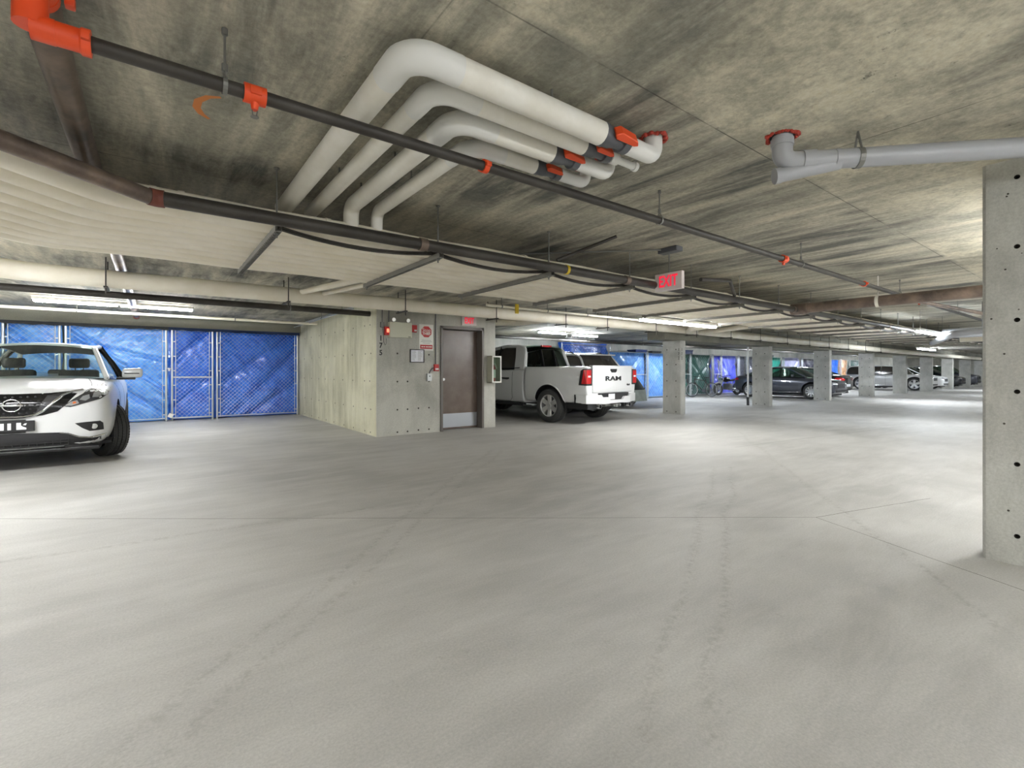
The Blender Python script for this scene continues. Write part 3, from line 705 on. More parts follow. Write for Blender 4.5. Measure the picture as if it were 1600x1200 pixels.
obj('frame', bm, M_black, t); obj('paper', bx(-.135, -.012, -.115, .135, 0, .115), M_paper, t)
bm = nb()
for k in range(9):
    for c in (-.12, .015): box(bm, c, -.0135, .09-k*.022, c+random.uniform(.06, .10), -.012, .096-k*.022)
obj('print_lines', bm, M_zinc, t)
t = empty('alarm_pull_station', (4.56, YW, 1.30), 0, 'red fire alarm pull station beside the brown door', 'alarm')
obj('case', bx(-.05, -.055, -.07, .05, 0, .07, .006), M_red, t); obj('pull_bar', bx(-.035, -.062, -.045, .035, -.055, -.01, .002), M_signw, t)
bm = nb(); cyl(bm, (-.01, -.02, .07), (-.01, -.02, CE-1.30), .010, 8); sweep(bm, [(-.05, -.02, 0), (-.10, -.02, -.02), (-.14, -.02, -.08), (-.15, -.02, -.12)], .010, 8); obj('conduit', bm, M_dgrey, t)
t = empty('switch_box', (4.395, YW, 1.11), 0, 'small grey key switch box low beside the pull station', 'electrical box')
obj('case', bx(-.045, -.06, -.075, .05, 0, .075, .004), M_galv, t); bm = nb(); cyl(bm, (0, -.06, .02), (0, -.066, .02), .012, 10); obj('key_switch', bm, M_black, t)
# extinguisher cabinet
t = empty('extinguisher_cabinet', (5.93, YW, 1.27), 0, 'white-framed extinguisher cabinet with glass door on the wall end', 'cabinet')
bm = nb(); box(bm, -.12, -.19, -.29, -.105, 0, .29); box(bm, .105, -.19, -.29, .12, 0, .29); box(bm, -.12, -.19, .275, .12, 0, .29); box(bm, -.12, -.19, -.29, .12, 0, -.275); box(bm, -.12, -.012, -.29, .12, 0, .29)
obj('case', bm, M_cab, t)
bm = nb()
for a in ((-.12, -.09, -.29, .29), (.09, .12, -.29, .29)): box(bm, a[0], -.205, a[2], a[1], -.19, a[3])
for z in (-.29, .26): box(bm, -.09, -.205, z, .09, -.19, z+.03)
dr = obj('door_frame', bm, M_signw, t); obj('pane', bx(-.09, -.2, -.26, .09, -.196, .26), M_glass, dr)
e = empty('fire_extinguisher', (5.90, YW-.10, 1.27-.275), 0, 'fire extinguisher with white label inside the glass cabinet', 'extinguisher')
bm = nb(); lathe(bm, [(0, .03), (0, .052), (.30, .055), (.35, .04), (.37, .018), (.39, .018)], 18, 'Z'); obj('cylinder', bm, M_red, e, 50)
bm = nb(); lathe(bm, [(.09, .0555), (.09, .057), (.27, .057), (.27, .0555)], 18, 'Z'); obj('paper_label', bm, M_signw, e, 50)
bm = nb(); box(bm, -.02, -.03, .385, .02, .03, .41); sweep(bm, [(0, -.03, .41), (.03, -.055, .37), (.05, -.065, .28)], .012, 8); obj('nozzle', bm, M_signw, e)

# ------------------------------------------------------------ chain-link cages with tarps
def fence_panel(x0, x1, y, zt, lab, name='chain_link_panel', gate=False, pitchw=.07, grp='chain link panels', wire=True, cat='fence'):
    t = empty(name, (x0, y, 0), 0, lab, cat, grp); Wd = x1-x0; z0 = .05
    for x in (.0, Wd):
        bm = nb(); cyl(bm, (x, 0, 0), (x, 0, zt+.03), .024, 10); obj('post', bm, M_galv, t, 50)
    zs = [zt-.02, z0+.02] + ([1.08] if gate else [])
    for z in zs:
        bm = nb(); cyl(bm, (0, 0, z), (Wd, 0, z), .019 if gate else .012, 8); obj('rail', bm, M_galv, t, 50)
    for x in (.07, Wd-.07):
        bm = nb(); cyl(bm, (x, 0, z0), (x, 0, zt-.02), .009, 6)
        for z in [z0+.1+k*.36 for k in range(6)]: box(bm, min(x, .0 if x < Wd/2 else Wd)-.0, -.015, z, max(x, 0 if x < Wd/2 else Wd), .015, z+.022)
        obj('tension_bar', bm, M_galv, t)
    if wire:
        bm = nb(); a0, a1, b0, b1 = .07, Wd-.07, z0, zt-.02; h = b1-b0
        c = -h
        while c < (a1-a0):
            for s in (1, -1):
                # line x = a0 + c + q, z = b0 + q (or b1 - q)
                q0 = max(0, -c); q1 = min(h, a1-a0-c)
                if q1-q0 > .02:
                    p = (a0+c+q0, s*.004-.012, b0+q0 if s > 0 else b1-q0); q = (a0+c+q1, s*.004-.012, b0+q1 if s > 0 else b1-q1)
                    cyl(bm, p, q, .0032, 3, caps=False)
            c += pitchw*1.414
        o = obj('wire_mesh', bm, M_wire, t); o['kind'] = 'stuff'
    return t
def tarp(x0, x1, y, z0, z1, m, lab, seed=0, amp=.09, folds=None, nx=70, ny=60, grp='tarps behind the wire', dy=1):
    t0 = V((seed*3.1, seed*1.7, 0))
    def f(a, b_):
        x = x0 + (x1-x0)*a; z = z0 + (z1-z0)*b_
        h = 0
        for (cx, cz, ang, wd, am) in (folds or []):
            u = (x-cx)*math.cos(ang)+(z-cz)*math.sin(ang); l = abs(-(x-cx)*math.sin(ang)+(z-cz)*math.cos(ang))
            h += 1.6*am*math.exp(-(u/wd)**2)*min(1, l*2+.2)
        p = V((x*1.1, z*1.1, 0))+t0
        h += noise.noise(p*1.4)*amp + (1-abs(noise.noise(p*3.1+V((0,0,5)))))*amp*.55 + (1-abs(noise.noise(V((x*2+z*2.2, x*1.0-z*.8, 3))*1.9+t0)))*amp*.45 + noise.noise(p*11)*amp*.10
        zz = z + (.03*noise.noise(V((x*2.5, seed, 0))) if b_ > .97 else 0)
        return (x, y + .03 + .8*h, zz)
    bm = nb(); grid(bm, nx, ny, f)
    o = obj('tarpaulin', bm, m, None, 180); return tag(o, lab, 'tarp', grp)
YC = 14.45
LP = [(-4.6, -2.62, 'chain link panel at far left behind the white car', False), (-2.53, -1.66, 'narrow chain link panel behind the white car roof', False),
      (-1.56, .25, 'chain link panel right behind the white car mirror', False), (.37, 1.22, 'chain link gate with a middle rail between two wide panels', True), (1.32, 3.26, 'widest chain link panel, against the stair wall', False)]
for x0, x1, lab, g in LP: fence_panel(x0, x1, YC, 2.28, lab, 'cage_gate' if g else 'chain_link_panel', g, cat='gate' if g else 'fence')
D45 = math.radians(50)
tarp(-4.65, -2.55, YC+.10, .02, 2.30, M_tarp2, 'blue tarp in the cage at the far left edge', 1)
tarp(-2.52, -1.63, YC+.10, .02, 2.30, M_tarp2, 'blue tarp with slanting creases behind the white car roof', 2, .06, [(-2.1, 1.9, D45, .06, .08), (-2.3, 1.9, D45, .05, -.07)])
tarp(-1.60, .30, YC+.10, .02, 2.30, M_tarp2, 'creased bright blue tarp beside the white car', 3, .07, [(-.55, 1.4, D45, .05, .10), (-.25, 1.1, D45, .06, -.09), (-.8, 1.0, D45, .05, .07), (-.62, 1.7, 1.35, .04, .05), (-1.0, 2.1, -.6, .05, .05), (0, .4, 1.2, .07, .05)], 110, 80)
tarp(.30, 1.27, YC+.10, .02, 2.30, M_tarp, 'smooth blue tarp behind the cage gate', 4, .05, [(.7, 1.8, -.7, .07, .06), (.9, .8, -.8, .06, .06)])
tarp(1.27, 3.29, YC+.10, .02, 2.30, M_tarp, 'deep blue tarp in the widest cage panel by the stair wall', 5, .055, [(2.6, 1.8, -.9, .12, .05), (2.1, .5, 2.4, .12, .05), (3.0, .7, 2.2, .10, .07)], 100, 80)
# rolled dark tarp edge under the beam
for x0, x1, lab, c0 in ((-4.6, .3, 'ragged dark tarp edge hanging under the beam, left half', (60,62,66)), (.3, 3.3, 'dark navy tarp roll under the beam above the gate', (32,52,92))):
    bm = nb()
    def f(a, b_, x0=x0, x1=x1):
        x = x0+(x1-x0)*a; return (x, YC-.07 + .03*noise.noise(V((x*3, b_, 0))), 2.24 + (.11+.03*noise.noise(V((x*1.5, 3, 1))))*b_ + (.02*noise.noise(V((x*6, 0, 0))) if b_ < .1 else 0))
    grid(bm, 60, 4, f, (0, .02, 0)); tag(obj('tarp_roll', bm, mat('roll', c0, .7, nz=.4, nscale=3), None, 60), lab, 'tarp', 'dark rolls under the beam')
bm = nb(); box(bm, 0,0,0, .10, .07, .10, .01); o = tag(obj('padlock_box', bm, M_signw), 'small white box at the foot of the cage gate', 'box'); o.location = (.27, 14.36, .12); o.rotation_euler = (0, .5, 0)
bm = nb(); cyl(bm, (.25, YC-.04, 1.30), (.38, YC-.04, 1.29), .014, 8); box(bm, .29, YC-.07, 1.23, .33, YC-.05, 1.31, .004); tag(obj('gate_latch', bm, M_galv), 'galvanised latch with padlock joining the cage gate to its post', 'latch')

YR = 13.6
RP = [(13.8, 16.8, M_tarp, 2.50, 'blue tarp high above the pickup truck bed'), (15.3, 17.9, M_tarp2, 2.08, 'pale blue tarp left of the nearest row column'), (17.95, 20.2, M_tarp2, 2.08, 'pale blue tarp partly hidden by the nearest row column'),
      (20.25, 21.3, M_tarpg, 2.08, 'narrow dark green tarp behind the bicycle'), (21.35, 23.3, M_tarpg, 2.08, 'wide dark green tarp behind the bicycle'), (23.4, 24.15, M_tarpv, 2.08, 'narrow violet blue tarp between green tarp and motorcycle'),
      (24.2, 25.95, M_tarpv, 2.08, 'wide violet blue tarp behind the motorcycle'), (26.05, 26.9, M_tarpk, 2.08, 'dark grey tarp left of the second column'), (27.0, 29.4, M_tarpk, 2.08, 'dark tarp hidden behind the second column'),
      (29.6, 31.3, M_tarpt, 2.12, 'teal tarp above the grey sedan'), (31.5, 34.1, M_tarpl, 2.12, 'pale lavender sheet above the grey sedan'), (34.2, 37.0, M_tarpk, 2.08, 'grey sheet above the black sedan roof'),
      (40.8, 42.4, M_tarpo, 2.12, 'tan sheet above the black sedan boot'), (42.6, 45.2, M_tarpg, 2.12, 'dark green tarp right of the tan sheet'), (37.2, 40.6, M_tarp, 2.08, 'blue tarp left of the tan sheet')]
for i, (x0, x1, m, zt, lab) in enumerate(RP):
    fence_panel(x0, x1, YR if i else 14.85, 2.08 if i else 2.4, 'chain link panel in front of the ' + lab.split(' above')[0].split(' behind')[0].split(' left of')[0].split(' right of')[0].split(' between')[0].split(' partly')[0].split(' high')[0] + ', bay %s' % ORD[i], gate=(i in (1, 5, 3)), pitchw=.12, wire=i < 9, grp='chain link panels of the right cages')
    tarp(x0+.02, x1-.02, YR+.07 if i else 14.92, .04, zt-.02, m, lab, 10+i, .07, [(x0+.5*(x1-x0), 1.2, D45, .08, .07), (x0+.3*(x1-x0), .6, -D45, .07, .05)], 40, 34, 'tarps of the right cages')
# stored goods seen above the right cages
for (x, y, z, sx, sy, sz, m, lab) in ((18.0, 14.3, 1.75, .8, .5, .5, M_navy, 'dark blue crate above the pale blue tarps'), (21.2, 14.4, 1.72, 1.6, .5, .62, M_navy, 'long dark crate above the green tarp'), (19.2, 14.3, 1.8, .7, .4, .4, M_black, 'black case stacked above the pale blue tarp'), (30.5, 14.4, 1.8, 1.4, .4, .45, M_black, 'black case above the teal tarp')):
    t = empty('storage_crate', (x, y, 0), 0, lab, 'crate', 'crates stacked in the right cages')
    obj('body', bx(0, 0, z, sx, sy, z+sz-.06, .02), m, t); obj('lid', bx(-.02, -.02, z+sz-.06, sx+.02, sy+.02, z+sz, .01), m, t)
    obj('shelf', bx(-.05, 0, 0, sx+.05, sy, .05), M_strut, t)
    bm = nb()
    for q in (0, sx): 
        for r_ in (0, sy): box(bm, q-.02, r_-.02, .05, q+.02, r_+.02, z)
    obj('rack_leg', bm, M_strut, t)
# white pipe frames hung over the bays
for (x, y, z, lab) in ((10.3, 10.9, 2.28, 'white hanging frame above the pickup truck bed'), (22.2, 11.0, 2.22, 'white hanging sign frame left of the second column')):
    t = empty('hanging_frame', (x, y, z), 0, lab, 'frame')
    bm = nb()
    for zz in (0, .13): cyl(bm, (0, 0, zz), (1.3, 0, zz), .014, 8)
    for xx in (.05, .45, .85, 1.25): cyl(bm, (xx, 0, 0), (xx, 0, .13), .010, 8)
    obj('rails', bm, M_pvc, t)
    bm = nb(); cyl(bm, (.2, 0, .13), (.2, 0, CE-z), .006, 6); cyl(bm, (1.1, 0, .13), (1.1, 0, CE-z), .006, 6); obj('hanging_rod', bm, M_zinc, t)
    if x > 20:
        obj('board', bx(.3, -.02, -.08, 1.3, 0, .12, .004), M_signw, t)
        bm = nb()
        for q in (.4, .62, .85, 1.05): box(bm, q, -.024, -.04, q+.13, -.02, .03)
        obj('marks', bm, M_dgrey, t)

# ------------------------------------------------------------ vehicles (local frame: nose at y=0 looking to -Y, +Y towards the tail)
def dgeval(o):
    bpy.context.view_layer.update(); dg = bpy.context.evaluated_depsgraph_get(); dg.update()
    return bpy.data.meshes.new_from_object(o.evaluated_get(dg))
def loft_body(stations, prof, name, m, parent, arches=(), rad=.42, sub=2, cuts=(), half=.9, inset=.28):
    bm = nb(); rings = []
    for st in stations:
        h = prof(*st[1:]); ring = [(x, z) for x, z in h] + [(-x, z) for x, z in h[-2:0:-1]]
        rings.append([bm.verts.new((x, st[0], z)) for x, z in ring])
    n = len(rings[0])
    for A, B in zip(rings, rings[1:]):
        for k in range(n): bm.faces.new((A[k], A[(k+1) % n], B[(k+1) % n], B[k]))
    nh = n//2
    for R_ in (rings[0], rings[-1]):        # quad caps between left and right halves
        for k in range(nh):
            a, b_, c, d_ = R_[k], R_[k+1], R_[(n-k-1) % n], R_[(n-k) % n]
            vs = []
            for q in (a, b_, c, d_):
                if q not in vs: vs.append(q)
            if len(vs) > 2:
                try: bm.faces.new(vs)
                except ValueError: pass
    o = obj(name, bm, m)
    if sub: md = o.modifiers.new('s', 'SUBSURF'); md.levels = sub; md.render_levels = sub
    tmp = []
    cb = nb()
    for y, zc in arches:
        for s in (-1, 1): cyl(cb, (s*(half-inset), y, zc), (s*(half+.2), y, zc), rad, 40)
    for c in cuts: box(cb, *c)
    if arches or cuts:
        co = obj('c', cb, M_int); tmp.append(co)
        md = o.modifiers.new('b', 'BOOLEAN'); md.object = co; md.solver = 'EXACT'; md.material_mode = 'TRANSFER'; md.use_self = True
    me = dgeval(o); o.modifiers.clear(); old = o.data; o.data = me; bpy.data.meshes.remove(old)
    for q in tmp: bpy.data.objects.remove(q)
    me.shade_smooth(); me.set_sharp_from_angle(angle=math.radians(38)); o.parent = parent
    return o
def bvh(o):
    bm = nb(); bm.from_mesh(o.data); t = BVHTree.FromBMesh(bm); bm.free(); return t
def drape(tree, poly, axis, name, m, parent, off=.006, step=.05, thick=.03, mirror=False, label=None):
    """lay a panel outline onto the body. axis: '-Y' seen from the nose, '+Y' from the tail, '+X'/'-X' from a side. poly: (x,z) or (y,z)"""
    out = None
    for mir in ((False, True) if mirror else (False,)):
        bm = nb(); ax = axis; P = poly
        if mir:
            if axis in ('-Y', '+Y'): P = [(-a, b_) for a, b_ in poly]
            else: ax = '-X' if axis == '+X' else '+X'
        d = {'-Y': V((0,1,0)), '+Y': V((0,-1,0)), '+X': V((-1,0,0)), '-X': V((1,0,0)), '+Z': V((0,0,-1))}[ax]
        mk = (lambda a, b_: V((a, 0, b_))) if ax in ('-Y', '+Y') else (lambda a, b_: V((0, a, b_))) if ax != '+Z' else (lambda a, b_: V((a, b_, 0)))
        bm.faces.new([bm.verts.new(mk(a, b_)) for a, b_ in P])
        us = [p[0] for p in P]; vs = [p[1] for p in P]
        for lo, hi, nrm, f in ((min(us), max(us), mk(1, 0), lambda q: mk(q, 0)), (min(vs), max(vs), mk(0, 1), lambda q: mk(0, q))):
            n = int((hi-lo)/step)
            for k in range(1, n+1):
                q = lo+(hi-lo)*k/(n+1)
                bmesh.ops.bisect_plane(bm, geom=bm.verts[:]+bm.edges[:]+bm.faces[:], plane_co=f(q), plane_no=nrm)
        miss = []; hits = []
        for v in bm.verts:
            o0 = v.co - d*10
            h = tree.ray_cast(o0, d)
            if h[0] is None: miss.append(v)
            else: v.co = h[0] - d*off; hits.append(v.co.copy())
        for v in miss:
            if hits:
                c = min(hits, key=lambda q: (q-v.co-d*(q-v.co).dot(d)).length); v.co = v.co + d*(c-v.co).dot(d)
        ex = bmesh.ops.extrude_face_region(bm, geom=bm.faces[:])
        bmesh.ops.translate(bm, vec=d*thick, verts=[v for v in ex['geom'] if isinstance(v, bmesh.types.BMVert)])
        o = obj(name, bm, m, parent, 35)
        if label: o['label'] = label
        out = out or o
    return out
def drape_line(tree, pts, axis, r, name, m, parent, off=0., mirror=False, label=None, closed=False):
    d = {'-Y': V((0,1,0)), '+Y': V((0,-1,0)), '+X': V((-1,0,0)), '-X': V((1,0,0)), '+Z': V((0,0,-1))}[axis]
    for mir in ((False, True) if mirror else (False,)):
        P = []; dd = d.copy()
        seq = list(pts) + ([pts[0]] if closed else [])
        for (a, b_), (a2, b2) in zip(seq, seq[1:]):
            n = max(1, int(math.hypot(a2-a, b2-b_)/.05))
            P += [(a+(a2-a)*k/n, b_+(b2-b_)*k/n) for k in range(n)]
        P.append(seq[-1]); Q = []
        for a, b_ in P:
            if axis in ('-Y', '+Y'): q = V(((-a if mir else a), 0, b_))
            elif axis == '+Z': q = V(((-a if mir else a), b_, 0))
            else: q = V((0, a, b_)); dd = -d if mir else d
            h = tree.ray_cast(q-dd*10, dd)
            if h[0] is not None: Q.append(h[0]-dd*off)
        if len(Q) > 1:
            bm = nb(); sweep(bm, Q, r, 6); o = obj(name, bm, m, parent, 60)
            if label: o['label'] = label
def wheel(parent, x, y, R, wd, spokes, rimr, steer=0, tread=False, m=None, side=1):
    M0 = T(x, y, R) @ Matrix.Rotation(steer, 4, 'Z') @ (Matrix.Identity(4) if side > 0 else Matrix.Rotation(PI, 4, 'Z'))
    h = wd/2
    bm = nb()
    prof = [(-h*.8, rimr), (-h, rimr+.02), (-h*1.02, (R+rimr)/2), (-h*.92, R-.03), (-h*.72, R-.006)]
    if tread:
        for a in (-.45, 0, .45): prof += [(h*(a-.07), R-.001), (h*(a-.06), R-.011), (h*(a+.06), R-.011), (h*(a+.07), R-.001)]
    prof += [(h*.72, R-.006), (h*.92, R-.03), (h*1.02, (R+rimr)/2), (h, rimr+.02), (h*.8, rimr)]
    lathe(bm, prof, 48, 'X', M0); t = obj('tyre', bm, M_rubber, parent, 50)
    if tread:
        bm = nb()
        for k in range(56):
            a = 2*PI*k/56
            for (x0, x1, o_) in ((-.98, -.56, 0), (-.36, -.08, .5), (.08, .36, 0), (.56, .98, .5)):
                MM = M0 @ Matrix.Rotation(a+o_*2*PI/56, 4, 'X')
                box(bm, x0*h*.86, -.0135, R-.02, x1*h*.86, .0135, R+.0035 if abs(x0) < .5 and abs(x1) < .5 else R-.006, M=MM)
        o = obj('tread_blocks', bm, M_rubber, t); o['kind'] = 'stuff'
    bm = nb()
    lathe(bm, [(h*.8, rimr+.004), (h*.86, rimr-.004), (h*.8, rimr-.02), (h*.1, rimr-.04), (-h*.8, rimr-.03)], 40, 'X', M0)
    for k in range(spokes):
        a = 2*PI*k/spokes; w0, w1 = rimr*.17*6/spokes+.012, rimr*.26*5/spokes+.008
        MM = M0 @ Matrix.Rotation(a, 4, 'X'); n_ = 4; prev = None
        for q in range(n_+1):
            f = q/n_; rr = .05+(rimr-.07)*f; ww = w0+(w1-w0)*f; xo = h*(.62+.16*math.sin(f*PI/2))
            cur = [bm.verts.new(MM @ V(p)) for p in ((xo-.03, -ww, rr), (xo, -ww*.7, rr), (xo, ww*.7, rr), (xo-.03, ww, rr))]
            if prev:
                for c in range(4): bm.faces.new((prev[c], prev[(c+1) % 4], cur[(c+1) % 4], cur[c]))
            prev = cur
    cap = cyl(bm, M0 @ V((h*.35, 0, 0)), M0 @ V((h*.74, 0, 0)), .055, 16)
    obj('rim', bm, m or M_alu, t, 35)
    bm = nb(); cyl(bm, M0 @ V((h*.0, 0, 0)), M0 @ V((h*.12, 0, 0)), rimr*.8, 24); obj('brake_disc', bm, M_dgrey, t)
    return t
def greenhouse(parent, g, paint, glass, rearglass=None, sideglass=None, pill=.035, bars=(), seats=True, headrest=True):
    """g: ws base/top, rear base/top as (y, z, halfwidth); belt list of (y,z,x)"""
    (y0, z0, w0), (y1, z1, w1), (y2, z2, w2), (y3, z3, w3) = g['wb'], g['wt'], g['rt'], g['rb']
    top = [(y0, z0, w0)] + [(y1, z1, w1)] + g['roof'] + [(y2, z2, w2), (y3, z3, w3)]
    belt = [(y0, z0, w0)] + g['belt'] + [(y3, z3, w3)]
    def ip(L, y):
        for a, b_ in zip(L, L[1:]):
            if a[0] <= y <= b_[0]:
                f = (y-a[0])/max(1e-6, b_[0]-a[0]); return a[1]+(b_[1]-a[1])*f, a[2]+(b_[2]-a[2])*f
        return L[-1][1], L[-1][2]
    cb = g.get('bulge', .10); rbg = g.get('rbulge', .05)
    # roof
    roofp = [(y1, z1, w1)] + g['roof'] + [(y2, z2, w2)]
    bm = nb(); yy0, yy1 = y1-.0, y2
    def fr(a, b_):
        s = 2*b_-1; y = yy0+(yy1-yy0)*a; z, ww = ip(roofp, y)
        bend = -cb*(1-s*s)*(1-a)**3 + rbg*(1-s*s)*a**6
        return (s*ww, y+bend, z+.045*(1-s*s)+.01)
    grid(bm, 24, 16, fr, (0, 0, -.03)); rf_ = obj('roof', bm, paint, parent, 45)
    bm = nb(); grid(bm, 16, 10, lambda a, b_: (fr(a, b_)[0]*.97, fr(a, b_)[1], fr(a, b_)[2]-.036), (0, 0, -.006)); obj('headliner', bm, M_int, rf_)
    def smooth(P, n=6):
        return P
    for s in (-1, 1):
        chain = [V((s*x, y, z)) for y, z, x in top]
        bm = nb(); sweep(bm, fillet(chain, .35, 6), pill, 10, ry=pill*1.05); obj('pillar_rail', bm, paint, parent, 50)
        ch = [V((s*(x+.004), y, z)) for y, z, x in belt]
        bm = nb(); sweep(bm, ch, .012, 6); obj('belt_trim', bm, M_blackg, parent, 50)
        for by, bw, bmat in bars:
            zt_, xt_ = ip(top, by); zb_, xb_ = ip(belt, by); lean = g.get('lean', 0)
            bm = nb(); sweep(bm, [(s*xb_, by, zb_-.02), (s*(xb_+xt_)/2+s*.012, by+lean/2, (zb_+zt_)/2), (s*xt_, by+lean, zt_)], .012, 8, ry=bw/2)
            # widen along y
            obj('window_pillar', bm, bmat, parent, 50)
        def fs(a, b_):
            y = y0+(y3-y0)*a; zt_, xt_ = ip(top, y); zb_, xb_ = ip(belt, y)
            return (s*((xb_+(xt_-xb_)*b_)+.02*math.sin(PI*b_)-.004), y, zb_+(zt_-zb_)*b_)
        bm = nb(); grid(bm, 40, 5, fs); bmesh.ops.dissolve_degenerate(bm, dist=1e-5, edges=bm.edges[:]); obj('side_glass', bm, sideglass or glass, parent, 60)
    def fw(a, b_):
        s = 2*a-1; ww = w0+(w1-w0)*b_
        return (s*ww, y0+(y1-y0)*b_-cb*(1-s*s)*(1.2-.2*b_), z0+(z1+.012-z0)*b_ + .04*(1-s*s)*b_)
    bm = nb(); grid(bm, 16, 8, fw); obj('windshield', bm, glass, parent, 60)
    def fg(a, b_):
        s = 2*a-1; ww = w3+(w2-w3)*b_
        return (s*ww, y3+(y2-y3)*b_+rbg*(1-s*s), z3+(z2+.012-z3)*b_ + .04*(1-s*s)*b_)
    bm = nb(); grid(bm, 16, 8, fg); obj('rear_window', bm, rearglass or glass, parent, 60)
    # dark tub inside and seats
    bm = nb()
    ys = [y0+.02, y0+.3, (y0+y3)/2, y3-.25, y3-.06]
    pr = None
    for y in ys:
        z, x = ip(belt, y); x -= .04; z -= .015
        cur = [bm.verts.new((-x, y, z)), bm.verts.new((x, y, z))]
        if pr: bm.faces.new((pr[0], pr[1], cur[1], cur[0]))
        pr = cur
    ex = bmesh.ops.extrude_face_region(bm, geom=bm.faces[:]); bmesh.ops.translate(bm, vec=(0,0,.012), verts=[v for v in ex['geom'] if isinstance(v, bmesh.types.BMVert)])
    obj('interior_shelf', bm, M_int, parent)
    if seats:
        zb_ = z0-.05
        for row, (yy, xs) in enumerate(((y0+(y3-y0)*.36, (-.38, .38)), (y0+(y3-y0)*.66, (-.42, 0, .42)))):
            for x in xs:
                bm = nb()
                def seatb(hw, zz0, zz1, t_):
                    box(bm, x-hw, yy-t_, zz0, x+hw, yy+t_, zz1, min(.035, t_*.8))
                big = .25 if row == 0 else .20
                seatb(big if row == 0 else .19, zb_-.2, zb_+(.17 if row == 0 else .02), .06)
                seatb(.13, zb_+(.20 if row == 0 else .04), zb_+(.36 if row == 0 else .18), .045)
                for q in (-.05, .05): cyl(bm, (x+q, yy, zb_), (x+q, yy, zb_+.24 if row == 0 else zb_+.08), .008, 6)
                obj('seat', bm, M_int, parent, 50)

# ---- generic section
def sec(w_, zb, zt, crown, wt=None):
    wt = wt or .90
    h = zt-zb
    return [(0, zb), (w_*.78, zb), (w_*.93, zb+.05), (w_*.99, zb+h*.30), (w_*1.0, zb+h*.58), (w_*.985, zb+h*.82), (w_*wt, zt-.01), (w_*.72, zt+crown*.45), (w_*.36, zt+crown*.85), (0, zt+crown)]

# ---- white crossover, nose to the camera
car = empty('crossover_car', (-1.36, 8.2, 0), 0, 'white crossover car at the left, nose forward with its wheel turned', 'car')
ST = [(0.00, .60, .36, .80, .05), (.05, .80, .27, .86, .06), (.16, .885, .25, .95, .055), (.40, .935, .24, 1.02, .04), (.90, .957, .24, 1.07, .055), (1.25, .957, .24, 1.10, .07), (1.6, .95, .24, 1.10, .07),
      (2.4, .95, .24, 1.10, .06), (3.3, .955, .24, 1.13, .05), (3.9, .955, .25, 1.17, .05), (4.4, .94, .28, 1.16, .05), (4.7, .90, .32, 1.12, .04), (4.85, .84, .36, 1.05, .03), (4.90, .70, .42, .95, .02)]
body = loft_body(ST, sec, 'body', M_paintw, car, [(.93, .40), (3.75, .40)], .425, 2, half=.957)
tr = bvh(body)
greenhouse(car, dict(wb=(1.20, 1.13, .80), wt=(2.02, 1.60, .60), roof=[(2.7, 1.645, .61), (3.4, 1.62, .59)], rt=(4.0, 1.56, .55), rb=(4.62, 1.17, .72), belt=[(1.7, 1.10, .875), (2.4, 1.11, .885), (3.4, 1.15, .88), (4.0, 1.20, .84)], bulge=.18, rbulge=.10), M_paintw, M_glass, bars=((2.75, .09, M_blackg), (3.55, .09, M_blackg)))
# grille, trims and lamps laid on the nose
drape(tr, [(-.60, .985), (-.3, .955), (0, .95), (.3, .955), (.60, .985), (.54, .90), (.47, .80), (.40, .725), (.27, .685), (0, .655), (-.27, .685), (-.40, .725), (-.47, .80), (-.54, .90)], '-Y', 'grille', M_blackg, car, .004)
gm = nb()
for i in range(9):
    for j in range(5):
        xx = -.26+.065*i+(.0325 if j % 2 else 0); zz = .72+.048*j
        if abs(xx) > .25: continue
        h = tr.ray_cast(V((xx, -5, zz)), V((0,1,0)))
        if h[0]: g_ = bmesh.ops.create_cone(gm, cap_ends=True, segments=6, radius1=.014, radius2=.008, depth=.008); bmesh.ops.transform(gm, matrix=T(*(h[0]+V((0,-.008,0)))) @ Matrix.Rotation(PI/2, 4, 'X'), verts=g_['verts'])
o = obj('grille_mesh', gm, M_black, car); o['kind'] = 'stuff'
